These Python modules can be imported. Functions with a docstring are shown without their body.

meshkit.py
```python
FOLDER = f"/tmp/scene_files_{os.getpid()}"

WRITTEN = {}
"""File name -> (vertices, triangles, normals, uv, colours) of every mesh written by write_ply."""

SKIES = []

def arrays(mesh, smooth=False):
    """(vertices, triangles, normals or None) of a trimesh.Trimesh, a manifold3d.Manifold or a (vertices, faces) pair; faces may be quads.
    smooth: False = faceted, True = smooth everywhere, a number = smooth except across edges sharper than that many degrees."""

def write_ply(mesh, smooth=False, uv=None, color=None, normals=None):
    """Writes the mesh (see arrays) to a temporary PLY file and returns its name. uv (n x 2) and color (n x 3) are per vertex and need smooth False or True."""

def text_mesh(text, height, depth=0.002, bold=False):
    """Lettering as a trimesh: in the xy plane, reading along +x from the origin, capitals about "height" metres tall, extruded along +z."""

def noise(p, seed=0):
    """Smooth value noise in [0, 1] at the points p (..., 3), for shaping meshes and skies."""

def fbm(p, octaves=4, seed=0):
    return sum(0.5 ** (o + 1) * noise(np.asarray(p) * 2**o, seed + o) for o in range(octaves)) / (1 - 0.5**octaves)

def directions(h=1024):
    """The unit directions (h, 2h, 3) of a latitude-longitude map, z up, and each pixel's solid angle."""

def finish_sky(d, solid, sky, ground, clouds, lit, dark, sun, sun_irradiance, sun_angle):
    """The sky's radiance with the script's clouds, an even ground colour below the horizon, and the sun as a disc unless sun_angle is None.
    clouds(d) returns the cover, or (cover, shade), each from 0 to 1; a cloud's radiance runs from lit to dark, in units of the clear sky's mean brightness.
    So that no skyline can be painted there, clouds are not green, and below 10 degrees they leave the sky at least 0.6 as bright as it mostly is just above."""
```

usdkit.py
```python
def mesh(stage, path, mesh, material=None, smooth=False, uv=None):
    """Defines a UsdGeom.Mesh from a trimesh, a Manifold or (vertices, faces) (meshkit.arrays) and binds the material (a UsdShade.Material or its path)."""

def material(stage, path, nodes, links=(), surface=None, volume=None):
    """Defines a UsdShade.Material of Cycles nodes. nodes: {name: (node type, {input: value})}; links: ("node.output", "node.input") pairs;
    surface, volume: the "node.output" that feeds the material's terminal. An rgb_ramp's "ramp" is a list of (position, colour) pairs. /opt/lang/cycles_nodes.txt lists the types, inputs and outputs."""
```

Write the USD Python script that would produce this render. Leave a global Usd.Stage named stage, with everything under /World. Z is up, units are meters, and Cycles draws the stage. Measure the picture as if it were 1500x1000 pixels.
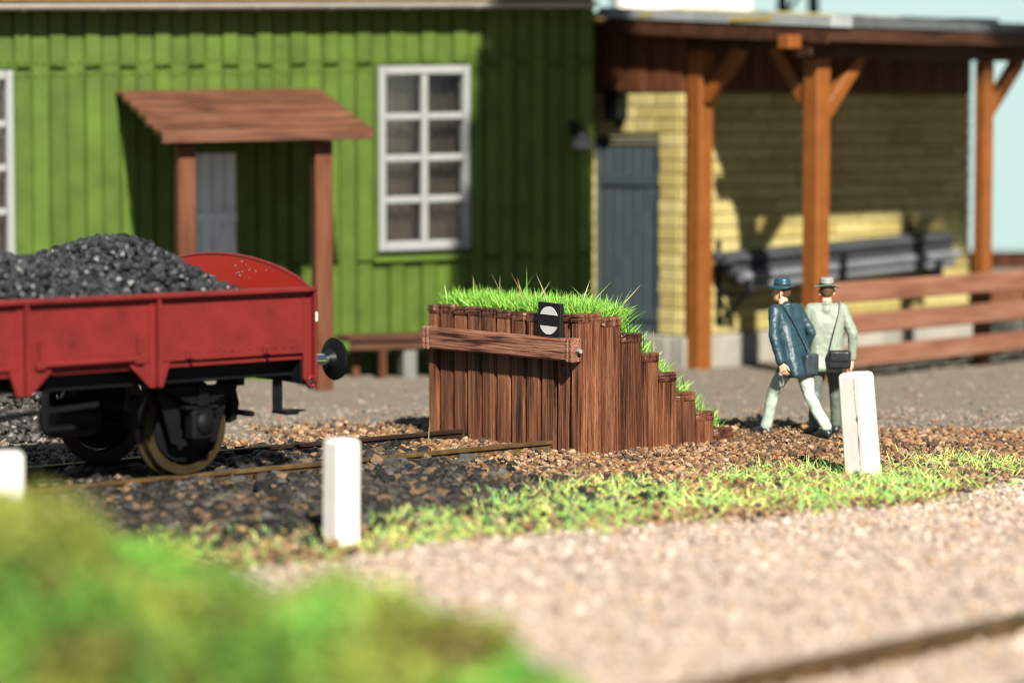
import math, random
import numpy as np, trimesh, manifold3d as m3, usdkit, meshkit
from scipy.spatial import ConvexHull
from pxr import Usd, UsdGeom, UsdLux, UsdShade, Gf, Sdf, Vt

random.seed(7)
rng = np.random.default_rng(7)
stage = Usd.Stage.CreateInMemory()
UsdGeom.SetStageUpAxis(stage, 'Z')
UsdGeom.SetStageMetersPerUnit(stage, 1.0)
stage.DefinePrim('/World', 'Xform'); stage.DefinePrim('/World/Looks', 'Scope')

# ------------------------------------------------------------------ camera, sky, sun, exposure
EXPOSURE = 1.76
ALB = 0.4                                                        # base colours below are written brighter than their true reflectance by this factor
SUN_AZ, SUN_EL = math.radians(15.0), math.radians(36.5)      # azimuth to the right of straight behind the camera
SUN_I, SKY_S = 1.25, 0.05
cam = UsdGeom.Camera.Define(stage, '/World/camera')
cam.AddTranslateOp().Set(Gf.Vec3d(0, 0, 3.404)); cam.AddRotateXOp().Set(90 - math.degrees(0.0750))
cam.CreateHorizontalApertureAttr(36.0); cam.CreateVerticalApertureAttr(24.0)
cam.CreateFocalLengthAttr(102.8); cam.CreateFStopAttr(0.34); cam.CreateFocusDistanceAttr(31.2)
cam.CreateClippingRangeAttr((0.1, 2000.0)); cam.CreateExposureAttr(EXPOSURE)
sd = np.array([math.sin(SUN_AZ) * math.cos(SUN_EL), -math.cos(SUN_AZ) * math.cos(SUN_EL), math.sin(SUN_EL)])
dome = UsdLux.DomeLight.Define(stage, '/World/sky_light'); dome.CreateIntensityAttr(1.0)
sky_m = usdkit.material(stage, '/World/Looks/sky_dome', {
    's': ('sky_texture', {'sky_type': 'single_scattering', 'sun_disc': False, 'sun_elevation': SUN_EL, 'sun_rotation': math.atan2(sd[0], sd[1]), 'altitude': 100.0, 'air_density': 0.6, 'aerosol_density': 0.4, 'ozone_density': 1.0}),
    'b': ('background_shader', {'strength': SKY_S})}, [('s.color', 'b.color')], surface='b.background')
UsdShade.MaterialBindingAPI.Apply(dome.GetPrim()).Bind(sky_m)
sun = UsdLux.DistantLight.Define(stage, '/World/sun')
sun.CreateNormalizeAttr(True); sun.CreateIntensityAttr(SUN_I); sun.CreateAngleAttr(1.5); sun.CreateColorAttr(Gf.Vec3f(1.0, 0.93, 0.82))
sun.AddRotateZOp().Set(math.degrees(SUN_AZ)); sun.AddRotateXOp().Set(90 - math.degrees(SUN_EL))

# ------------------------------------------------------------------ helpers: prims
used = {}
def unique(parent, name):
    k = (parent, name); used[k] = used.get(k, 0) + 1
    return f'{parent}/{name}' if used[k] == 1 else f'{parent}/{name}_{used[k]-1:03d}'
def path_of(p): return '/World' if p is None else str(p.GetPath())
def keys(prim, label=None, cat=None, group=None, kind=None):
    for k, v in (('label', label), ('category', cat), ('group', group), ('kind', kind)):
        if v: prim.SetCustomDataByKey(k, v)
    return prim
def thing(name, label, cat, loc=(0, 0, 0), rz=0.0, group=None):
    x = UsdGeom.Xform.Define(stage, unique('/World', name))
    x.AddTranslateOp().Set(Gf.Vec3d(*map(float, loc))); x.AddRotateZOp().Set(float(rz))
    return keys(x.GetPrim(), label, cat, group)
def part(parent, name, mesh, mat, smooth=False, label=None, kind=None, tint=None, cat=None, group=None, shear=0.0):
    if shear:
        v, f, _ = meshkit.arrays(mesh); v = v.copy(); v[:, 2] += shear * v[:, 0]; mesh = (v, f)
    m = usdkit.mesh(stage, unique(path_of(parent), name), mesh, mat, smooth=smooth)
    if tint is not None:
        UsdGeom.PrimvarsAPI(m).CreatePrimvar('tint', Sdf.ValueTypeNames.Color3fArray, 'vertex').Set(Vt.Vec3fArray.FromNumpy(np.asarray(tint, np.float32) * ALB))
    return keys(m.GetPrim(), label, cat, group, kind)

# ------------------------------------------------------------------ helpers: shapes (all return (vertices, faces))
_cs = np.array(list(np.ndindex(2, 2, 2))) * 2 - 1
def _cbt():
    pts = []
    for s in _cs:
        for k in range(3):
            q = s.astype(float) * 0.8; q[k] = s[k]; pts.append(q)
    pts = np.array(pts); h = ConvexHull(pts); f = h.simplices.copy()
    for i, t in enumerate(f):
        n = np.cross(pts[t[1]] - pts[t[0]], pts[t[2]] - pts[t[0]])
        if n @ pts[t].mean(0) < 0: f[i] = t[::-1]
    return np.sign(pts), np.abs(pts) > 0.9, f
_S, _F, _CF = _cbt()
def cb(x0, x1, y0, y1, z0, z1, b=0.01):
    """a box with chamfered edges"""
    c = np.array([x0 + x1, y0 + y1, z0 + z1]) / 2; h = np.abs(np.array([x1 - x0, y1 - y0, z1 - z0])) / 2
    b = min(b, 0.45 * h.min())
    return c + _S * np.where(_F, h, h - b), _CF
def join(*ms):
    vs, fs, n = [], [], 0
    for m in ms:
        v, f, _ = meshkit.arrays(m) if not isinstance(m, tuple) else (np.asarray(m[0], float), np.asarray(m[1]), 0)
        vs.append(v); fs.append(f + n); n += len(v)
    return np.vstack(vs), np.vstack(fs)
def rot(m, axis, deg, at=(0, 0, 0)):
    v, f = m; R = trimesh.transformations.rotation_matrix(math.radians(deg), axis)[:3, :3]
    return (np.asarray(v) - at) @ R.T + at, f
def mv(m, d): return np.asarray(m[0]) + d, m[1]
def bar(p, q, w, h, b=0.01, up=(0, 0, 1)):
    """a chamfered beam from p to q, w wide across and h deep along up"""
    p, q = np.array(p, float), np.array(q, float); d = q - p; L = np.linalg.norm(d); d /= L
    s = np.cross(up, d); s /= np.linalg.norm(s); u = np.cross(d, s)
    v, f = cb(0, L, -w / 2, w / 2, -h / 2, h / 2, b)
    return p + v[:, :1] * d + v[:, 1:2] * s + v[:, 2:] * u, f
def tube(pts, r, n=8, caps=True):
    p = np.asarray(pts, float); r = np.broadcast_to(r, (len(p),)).astype(float)
    t = np.gradient(p, axis=0); t /= np.linalg.norm(t, axis=1, keepdims=True)
    a = np.cross(t, np.where(np.abs(t[:, 2:]) < 0.9, [0, 0, 1.0], [1.0, 0, 0])); a /= np.linalg.norm(a, axis=1, keepdims=True); b = np.cross(t, a)
    ang = np.arange(n) * 2 * np.pi / n
    v = (p[:, None] + r[:, None, None] * (np.cos(ang)[None, :, None] * a[:, None] + np.sin(ang)[None, :, None] * b[:, None])).reshape(-1, 3)
    f = []
    for i in range(len(p) - 1):
        for j in range(n):
            k = (j + 1) % n; f += [[i*n+j, i*n+k, (i+1)*n+k], [i*n+j, (i+1)*n+k, (i+1)*n+j]]
    if caps:
        c0, c1 = len(v), len(v) + 1; v = np.vstack([v, p[0], p[-1]]); e = (len(p) - 1) * n
        for j in range(n):
            k = (j + 1) % n; f += [[c0, k, j], [c1, e + j, e + k]]
    return v, np.array(f)
def lathe(profile, axis='z', n=24, at=(0, 0, 0), caps=True):
    """profile: (radius, height) pairs revolved about an axis through at"""
    ang = np.arange(n) * 2 * np.pi / n; v = []
    for r, h in profile: v.append(np.c_[r * np.cos(ang), r * np.sin(ang), np.full(n, h)])
    v = np.vstack(v); f = []
    for i in range(len(profile) - 1):
        for j in range(n):
            k = (j + 1) % n; f += [[i*n+j, i*n+k, (i+1)*n+k], [i*n+j, (i+1)*n+k, (i+1)*n+j]]
    c0, c1 = len(v), len(v) + 1; e = (len(profile) - 1) * n
    v = np.vstack([v, [0, 0, profile[0][1]], [0, 0, profile[-1][1]]])
    for j in range(n if caps else 0):
        k = (j + 1) % n; f += [[c0, k, j], [c1, e + j, e + k]]
    if axis == 'x': v = v[:, [2, 0, 1]]
    if axis == 'y': v = v[:, [1, 2, 0]]
    return v + np.array(at), np.array(f)
def prism(poly, a, b, axis):
    """extrudes a polygon of 2D points between a and b along an axis; the other two axes keep their order"""
    from shapely.geometry import Polygon
    P = Polygon(poly); t = trimesh.creation.extrude_polygon(P, b - a, engine='earcut'); v = np.array(t.vertices); v[:, 2] += a
    if axis == 'y': v = np.c_[v[:, 0], v[:, 2], v[:, 1]]; return v, np.array(t.faces)[:, ::-1]
    if axis == 'x': return np.c_[v[:, 2], v[:, 0], v[:, 1]], np.array(t.faces)
    return v, np.array(t.faces)
ICO = trimesh.creation.icosahedron(); ICOV, ICOF = np.array(ICO.vertices), np.array(ICO.faces)
def stones(pos, size, flat=0.75, rg=rng):
    """angular stones, one 20-sided lump at each position"""
    n = len(pos); q = rg.normal(size=(n, 4)); q /= np.linalg.norm(q, axis=1, keepdims=True); w, x, y, z = q.T
    R = np.stack([1-2*(y*y+z*z), 2*(x*y-z*w), 2*(x*z+y*w), 2*(x*y+z*w), 1-2*(x*x+z*z), 2*(y*z-x*w), 2*(x*z-y*w), 2*(y*z+x*w), 1-2*(x*x+y*y)], -1).reshape(n, 3, 3)
    v = ICOV[None] * rg.uniform(0.72, 1.2, (n, 12, 1)) * rg.uniform(0.65, 1.2, (n, 1, 3))
    v = np.einsum('nij,nkj->nki', R, v) * np.asarray(size).reshape(n, 1, 1); v[:, :, 2] *= flat
    v += np.asarray(pos)[:, None]
    return v.reshape(-1, 3), (ICOF[None] + 12 * np.arange(n)[:, None, None]).reshape(-1, 3)
def blades(base, lean, length, width, droop=0.3, rg=rng):
    """grass blades: base (n,3), lean (n,3) direction, length, width (n)"""
    n = len(base); d = lean / np.linalg.norm(lean, axis=1, keepdims=True)
    s = np.cross(d, rg.normal(size=(n, 3))); s /= np.linalg.norm(s, axis=1, keepdims=True); s *= (np.asarray(width) / 2)[:, None]
    L = np.asarray(length)[:, None]; out = np.c_[d[:, :2], np.zeros(n)]; dr = droop * L * rg.uniform(0, 1, (n, 1))
    m = base + d * L * 0.55; t = base + d * L + out * dr * 0.6 - np.array([0, 0, 1.0]) * dr * 0.5
    v = np.stack([base - s, base + s, m - s * 0.8, m + s * 0.8, t], 1).reshape(-1, 3)
    f = np.array([[0, 1, 3], [0, 3, 2], [2, 3, 4]])
    return v, (f[None] + 5 * np.arange(n)[:, None, None]).reshape(-1, 3)

# ------------------------------------------------------------------ helpers: materials
MATS = {}
def M_paint(name, col, rough=0.5, var=0.12, scale=3.0, bump=0.0, bscale=40.0, spec=0.5, dark=None, objvar=0.0, coat=0.0):
    """one colour with a little uneven tone; dark: a second colour in patches"""
    c = np.array(col, float) * ALB; dark = None if dark is None else tuple(np.array(dark) * ALB); lo = c * (1 - var); hi = np.minimum(c * (1 + var), 0.85)
    nodes = {'t': ('texture_coordinate', {}), 'n': ('noise_texture', {'scale': scale, 'detail': 5.0, 'roughness': 0.6}),
             'r': ('rgb_ramp', {'ramp': [(0.3, lo), (0.7, hi)] if dark is None else [(0.25, dark), (0.42, lo), (0.7, hi)]}),
             'p': ('principled_bsdf', {'roughness': rough, 'specular_ior_level': spec * 0.4, 'coat_weight': coat})}
    links = [('t.object', 'n.vector'), ('n.fac', 'r.fac')]
    src = 'r.color'
    if objvar:
        nodes.update({'o': ('object_info', {}), 'mr': ('map_range', {'from_min': 0.0, 'from_max': 1.0, 'to_min': 1 - objvar, 'to_max': 1 + objvar}), 'h': ('hsv', {})})
        links += [('o.random', 'mr.value'), ('mr.result', 'h.value'), (src, 'h.color')]; src = 'h.color'
    links.append((src, 'p.base_color'))
    if bump:
        nodes.update({'bn': ('noise_texture', {'scale': bscale, 'detail': 4.0}), 'bp': ('bump', {'strength': bump, 'distance': 0.02})})
        links += [('t.object', 'bn.vector'), ('bn.fac', 'bp.height'), ('bp.normal', 'p.normal')]
    MATS[name] = usdkit.material(stage, f'/World/Looks/{name}', nodes, links, surface='p.BSDF'); return MATS[name]
def M_wood(name, dark, mid, light, axis=2, fine=55.0, along=1.6, rough=0.6, bump=0.6, dist=0.012, spec=0.4, objvar=0.18):
    """stained wood with grain running along one axis of the object"""
    dark, mid, light = (tuple(np.array(q) * ALB) for q in (dark, mid, light)); sc = [fine] * 3; sc[axis] = along; sc2 = [fine / 6] * 3; sc2[axis] = along * 0.5
    nodes = {'t': ('texture_coordinate', {}), 'm': ('mapping', {'scale': tuple(sc)}), 'm2': ('mapping', {'scale': tuple(sc2)}),
             'n': ('noise_texture', {'scale': 1.0, 'detail': 4.0, 'roughness': 0.65, 'distortion': 0.3}), 'n2': ('noise_texture', {'scale': 1.0, 'detail': 2.0}),
             'mx': ('math', {'math_type': 'multiply_add', 'value2': 0.45}), 'ms': ('math', {'math_type': 'multiply', 'value2': 0.6}),
             'r': ('rgb_ramp', {'ramp': [(0.40, dark), (0.49, mid), (0.63, light)]}),
             'o': ('object_info', {}), 'mr': ('map_range', {'from_min': 0.0, 'from_max': 1.0, 'to_min': 1 - objvar, 'to_max': 1 + objvar}), 'h': ('hsv', {}),
             'bp': ('bump', {'strength': bump, 'distance': dist}), 'p': ('principled_bsdf', {'roughness': rough, 'specular_ior_level': spec * 0.4})}
    links = [('t.object', 'm.vector'), ('t.object', 'm2.vector'), ('m.vector', 'n.vector'), ('m2.vector', 'n2.vector'), ('n2.fac', 'mx.value1'), ('n.fac', 'ms.value1'), ('ms.value', 'mx.value3'),
             ('mx.value', 'r.fac'), ('r.color', 'h.color'), ('o.random', 'mr.value'), ('mr.result', 'h.value'), ('h.color', 'p.base_color'), ('n.fac', 'bp.height'), ('bp.normal', 'p.normal')]
    MATS[name] = usdkit.material(stage, f'/World/Looks/{name}', nodes, links, surface='p.BSDF'); return MATS[name]
def M_tint(name, rough=0.8, spec=0.3, bump=0.0, bscale=60.0, translucent=0.0, var=0.25, vscale=30.0):
    """colour from the mesh's own tint, with fine unevenness"""
    nodes = {'a': ('attribute', {'attribute': 'tint'}), 'g': ('geometry', {}), 'n': ('noise_texture', {'scale': vscale, 'detail': 4.0, 'roughness': 0.65}),
             'mr': ('map_range', {'from_min': 0.25, 'from_max': 0.75, 'to_min': 1 - var, 'to_max': 1 + var}), 'h': ('hsv', {}), 'p': ('principled_bsdf', {'roughness': rough, 'specular_ior_level': spec})}
    links = [('g.position', 'n.vector'), ('n.fac', 'mr.value'), ('mr.result', 'h.value'), ('a.color', 'h.color'), ('h.color', 'p.base_color')]
    if bump:
        nodes.update({'bn': ('noise_texture', {'scale': bscale, 'detail': 5.0, 'roughness': 0.7}), 'bp': ('bump', {'strength': bump, 'distance': 0.03})})
        links += [('g.position', 'bn.vector'), ('bn.fac', 'bp.height'), ('bp.normal', 'p.normal')]
    surf = 'p.BSDF'
    if translucent:
        nodes.update({'tr': ('translucent_bsdf', {}), 'mc': ('mix_closure', {'fac': translucent})})
        links += [('h.color', 'tr.color'), ('p.BSDF', 'mc.closure1'), ('tr.BSDF', 'mc.closure2')]; surf = 'mc.closure'
    MATS[name] = usdkit.material(stage, f'/World/Looks/{name}', nodes, links, surface=surf); return MATS[name]

ground_m = M_tint('ground_earth', rough=0.95, spec=0.1, bump=0.5, bscale=22.0, var=0.3, vscale=14.0)
stone_m = M_tint('loose_stone', rough=0.6, spec=0.15, var=0.2, vscale=25.0)
coal_m = M_tint('coal', rough=0.45, spec=0.25, var=0.2)
grass_m = M_tint('grass_blade', rough=0.55, spec=0.3, translucent=0.35, var=0.12)
leaf_m = M_tint('leaf', rough=0.6, spec=0.25, translucent=0.45, var=0.15, vscale=6.0)
green_m = M_paint('green_paint', (0.090, 0.160, 0.017), 0.5, 0.24, 2.2, 0.35, 35.0, 0.4, objvar=0.10)
yellow_m = [M_paint('yellow_brick', (0.62, 0.53, 0.21), 0.75, 0.14, 5.0, 0.4, 30.0), M_paint('yellow_brick_pale', (0.65, 0.56, 0.235), 0.75, 0.14, 5.0, 0.4, 30.0), M_paint('yellow_brick_deep', (0.54, 0.44, 0.15), 0.75, 0.14, 5.0, 0.4, 30.0)]
mortar_m = M_paint('mortar', (0.50, 0.42, 0.16), 0.9, 0.15, 8.0)
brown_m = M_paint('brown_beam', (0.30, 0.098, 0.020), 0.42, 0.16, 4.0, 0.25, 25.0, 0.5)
porch_m = M_wood('porch_wood', (0.065, 0.024, 0.012), (0.16, 0.06, 0.03), (0.25, 0.11, 0.062), 0, 24.0, 1.5, 0.55, 0.5, 0.01, objvar=0.12)
boards_m = M_wood('brown_boards', (0.08, 0.026, 0.010), (0.135, 0.045, 0.017), (0.19, 0.07, 0.03), 2, 24.0, 1.5, 0.6, 0.4, 0.01, objvar=0.15)
fence_m = M_wood('fence_wood', (0.20, 0.085, 0.05), (0.29, 0.125, 0.075), (0.38, 0.19, 0.125), 0, 26.0, 1.3, 0.55, 0.4, 0.01, objvar=0.1)
hero_m = M_wood('stained_plank', (0.022, 0.007, 0.004), (0.165, 0.052, 0.023), (0.38, 0.155, 0.070), 2, 50.0, 1.3, 0.5, 1.0, 0.06, 0.45, 0.26)
beam_m = M_wood('stained_beam', (0.035, 0.010, 0.006), (0.32, 0.13, 0.08), (0.56, 0.28, 0.18), 1, 44.0, 1.7, 0.55, 1.0, 0.03, 0.4, 0.1)
collar_m = M_wood('stained_top', (0.02, 0.007, 0.005), (0.10, 0.034, 0.02), (0.22, 0.09, 0.05), 2, 30.0, 8.0, 0.3, 0.7, 0.02, 0.6, 0.35)
redside_m = M_paint('red_paint', (0.225, 0.022, 0.021), 0.48, 0.12, 3.5, 0.15, 60.0, 0.4, dark=(0.13, 0.014, 0.013))  # wagon red kept deeper so the sides read as less lit
redlit_m = M_paint('red_end_lit', (0.50, 0.032, 0.02), 0.34, 0.06, 2.0, 0.08, 60.0, 0.5)  # more orange red, also brightened to paint in light on the end panels
black_m = M_paint('black_iron', (0.007, 0.0085, 0.009), 0.45, 0.3, 6.0, 0.15, 40.0, 0.3)
brass_m = M_paint('worn_brass', (0.042, 0.029, 0.012), 0.4, 0.3, 6.0, 0.1, 40.0, 0.6)
chrome_m = usdkit.material(stage, '/World/Looks/bright_steel', {'p': ('principled_bsdf', {'base_color': (0.7, 0.7, 0.68), 'metallic': 1.0, 'roughness': 0.18})}, [], surface='p.BSDF')
rail_m = M_paint('rusty_rail', (0.14, 0.085, 0.035), 0.42, 0.35, 5.0, 0.25, 30.0, 0.5, dark=(0.05, 0.028, 0.015))
raildark_m = M_paint('dark_rail', (0.035, 0.02, 0.014), 0.4, 0.35, 5.0, 0.25, 30.0, 0.5)
tie_m = M_wood('track_timber', (0.10, 0.05, 0.02), (0.24, 0.125, 0.05), (0.34, 0.19, 0.08), 1, 20.0, 1.2, 0.7, 0.5, 0.01)
white_m = M_paint('white_paint', (1.0, 0.96, 0.90), 0.6, 0.06, 3.0, 0.15, 14.0, 0.3)
frame_m = M_paint('window_grey', (0.37, 0.39, 0.38), 0.5, 0.05, 3.0, 0.1, 20.0)
door_m = M_paint('door_grey', (0.95, 1.0, 0.97), 0.55, 0.08, 3.0, 0.15, 20.0)
blued_m = M_paint('door_blue_grey', (0.075, 0.10, 0.112), 0.5, 0.12, 3.0, 0.15, 20.0)
gutter_m = M_paint('zinc_gutter', (0.50, 0.47, 0.40), 0.5, 0.10, 2.0)
tile_m = M_paint('roof_tile', (0.52, 0.30, 0.10), 0.8, 0.2, 4.0, 0.3, 10.0)
felt_m = M_paint('roof_felt', (0.11, 0.125, 0.125), 0.75, 0.15, 4.0, 0.3, 20.0)
zinc_m = M_paint('roof_zinc', (0.40, 0.44, 0.44), 0.55, 0.15, 3.0, 0.1, 12.0)
lichen_m = M_paint('lichen', (0.55, 0.42, 0.05), 0.9, 0.2, 8.0)
plinth_m = M_paint('plinth_stone', (0.42, 0.40, 0.34), 0.85, 0.15, 2.0, 0.4, 12.0, objvar=0.12)
shadebeam_m = M_wood('shade_dark_beam', (0.02, 0.008, 0.004), (0.055, 0.022, 0.011), (0.09, 0.038, 0.02), 0, 20.0, 1.2, 0.6, 0.4, 0.01)  # brown darkened to paint the eaves shade into canopy beams and fascia
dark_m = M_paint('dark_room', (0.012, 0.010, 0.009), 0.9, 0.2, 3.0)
curtain_m = M_paint('curtain', (0.075, 0.055, 0.04), 0.9, 0.2, 2.0)
pipe_m = M_paint('black_pipe', (0.065, 0.072, 0.08), 0.34, 0.25, 3.0, 0.1, 20.0)
pipeg_m = M_paint('grey_pipe', (0.22, 0.235, 0.25), 0.32, 0.2, 3.0, 0.1, 20.0, 0.6)
benchg_m = M_paint('bench_stone', (0.22, 0.225, 0.205), 0.85, 0.15, 4.0, 0.3, 15.0)
signb_m = M_paint('sign_black', (0.012, 0.012, 0.013), 0.55, 0.2, 10.0)
signw_m = M_paint('sign_white', (0.82, 0.82, 0.82), 0.5, 0.03, 10.0)
earth_m = M_paint('fill_earth', (0.10, 0.13, 0.03), 0.95, 0.3, 8.0, 0.4, 20.0)
crack_m = M_paint('crack_dirt', (0.10, 0.085, 0.07), 0.9, 0.3, 10.0)
skyboard_m = usdkit.material(stage, '/World/Looks/sky_blue', {'p': ('principled_bsdf', {'base_color': (0.145, 0.208, 0.215), 'roughness': 0.9, 'specular_ior_level': 0.1})}, [], surface='p.BSDF')
glass_m = usdkit.material(stage, '/World/Looks/pane_glass', {'f': ('fresnel', {'IOR': 1.5}), 't': ('transparent_bsdf', {'color': (0.85, 0.88, 0.87)}), 'g': ('glossy_bsdf', {'color': (1, 1, 1), 'roughness': 0.08}), 'm': ('mix_closure', {})},
    [('f.fac', 'm.fac'), ('t.BSDF', 'm.closure1'), ('g.BSDF', 'm.closure2')], surface='m.closure')

# ------------------------------------------------------------------ frames of reference (metres; rail tops at z = 0)
TH = 0.703                                                       # heading of the siding
D = np.array([math.cos(TH), math.sin(TH), 0]); N = np.array([-math.sin(TH), math.cos(TH), 0]); A = np.array([0.405, 31.175, 0.0])
GZ = -0.2
def sn_of(x, y): return (x - A[0]) * D[0] + (y - A[1]) * D[1], (x - A[0]) * N[0] + (y - A[1]) * N[1]
def smooth(a, b, t): t = np.clip((t - a) / (b - a), 0, 1); return t * t * (3 - 2 * t)
grass_lo = np.array([[-4.5, 23.2], [-2.05, 23.6], [-0.63, 24.5], [1.54, 26.2], [3.51, 27.1], [5.1, 29.4], [5.6, 30.6]])
grass_hi = np.array([[-4.5, 24.6], [-1.36, 26.2], [-0.32, 27.3], [0.67, 28.6], [2.06, 29.3], [3.23, 30.6], [5.2, 31.7], [5.6, 31.0]])
def ground_z(x, y):
    s, n = sn_of(x, y); p = np.stack([x, y, np.zeros_like(x)], -1)
    z = GZ + 0.07 * (meshkit.fbm(p * 0.9, 3, 3) - 0.5) * smooth(60, 45, y) + 0.035 * (meshkit.fbm(p * 4.0, 2, 5) - 0.5) * smooth(45, 40, y)
    z = z + 0.07 * smooth(1.9, 0.9, np.abs(n - 0.75)) * smooth(0.6, -0.6, s)
    z = z + 0.10 * np.exp(-((s - 3.1) / 0.5) ** 2 - ((n + 0.5) / 0.5) ** 2)
    z = z + 0.05 * smooth(26.5, 24.5, y) * smooth(-2, 0, x)
    return z
def strip(x, y):
    lo = np.interp(x, grass_lo[:, 0], grass_lo[:, 1]); hi = np.interp(x, grass_hi[:, 0], grass_hi[:, 1])
    return smooth(lo - 0.25, lo + 0.35, y) * smooth(hi + 0.3, hi - 0.3, y) * smooth(5.7, 5.0, x) * (0.3 + 0.7 * smooth(-2.0, -1.2, x)), lo
def ground_weights(x, y):
    """dark ballast, brown gravel, pale gravel, grey dirt, grass"""
    p = np.stack([x, y, np.zeros_like(x)], -1); w = (meshkit.fbm(p * 0.7, 3, 11) - 0.5) * 2.2; s, n = sn_of(x, y)
    g, lo = strip(x + w * 0.15, y + w * 0.3)
    pale = smooth(lo + 0.3, lo - 0.3, y + 0.3 * w)
    dark = smooth(-0.9, -2.4, s + 1.2 * w) * smooth(2.6, 1.5, n + 0.5 * w)
    dark = np.maximum(dark, smooth(-5.5, -6.5, s + 0.5 * w) * smooth(7.5, 6.5, n))
    dirt = smooth(2.3, 3.8, n * 0.75 + 0.25 * (y - 31) + 0.8 * w + 0.9 * np.maximum(s - 2.0, 0))
    hi_ = np.interp(x, grass_hi[:, 0], grass_hi[:, 1]); dark = dark * smooth(lo + 0.3, hi_ + 0.1, y + 0.4 * w)
    dark = dark * (1 - pale); dirt = dirt * (1 - dark) * (1 - pale)
    return dark, np.clip(1 - dark - pale - dirt, 0, 1), pale, dirt, g
COL = dict(dark=(0.03, 0.026, 0.021), brown=(0.27, 0.165, 0.095), pale=(0.66, 0.53, 0.42), dirt=(0.27, 0.235, 0.19), grass=(0.62, 0.62, 0.22))
def ground_tint(x, y):
    d, b, p, g, gr = ground_weights(x, y)
    c = sum(w[..., None] * np.array(COL[k]) for w, k in ((d, 'dark'), (b, 'brown'), (p, 'pale'), (g, 'dirt')))
    return c * (1 - 0.75 * gr[..., None]) + 0.75 * gr[..., None] * np.array(COL['grass'])
xs = np.r_[-400, -150, -60, -30, -18, np.arange(-12, 14.01, 0.11), 18, 30, 60, 150, 400]; ys = np.r_[-150, -40, 0, 8, 13, np.arange(15, 48.01, 0.11), 52, 58, 66, 80, 150, 400]
X, Y = np.meshgrid(xs, ys, indexing='ij'); Z = ground_z(X, Y); V = np.stack([X, Y, Z], -1).reshape(-1, 3)
i, j = np.meshgrid(np.arange(len(xs) - 1), np.arange(len(ys) - 1), indexing='ij'); q = np.stack([i * len(ys) + j, (i + 1) * len(ys) + j, (i + 1) * len(ys) + j + 1, i * len(ys) + j + 1], -1).reshape(-1, 4)
part(None, 'ground', (V, q), ground_m, smooth=True, kind='structure', label='bare earth and fine gravel ground of the station yard', tint=ground_tint(X, Y).reshape(-1, 3), cat='ground')

# the pale blue backdrop that stands round the far side of the yard as its sky
a = np.linspace(math.radians(-30), math.radians(210), 97); R_ = 78.0
v = np.vstack([np.c_[R_ * np.cos(a), R_ * np.sin(a), np.full(97, -0.6)], np.c_[R_ * np.cos(a), R_ * np.sin(a), np.full(97, 60.0)]]); v[:, 1] += 5
k = np.arange(96); part(None, 'sky', (v, np.stack([k, k + 97, k + 98, k + 1], -1)), skyboard_m, smooth=True, kind='structure', label='plain pale cyan backdrop of the sky behind the buildings', cat='sky')

# ------------------------------------------------------------------ station building (green boards)
SH = 0.018
SB = thing('station_building', 'green boarded station building with brown porch and white barred windows', 'building', (-1.27, 42.0, 0), 22)
def sb(name, mesh, mat, parent=None, **k): return part(parent or SB, name, mesh, mat, shear=SH, **k)
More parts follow.
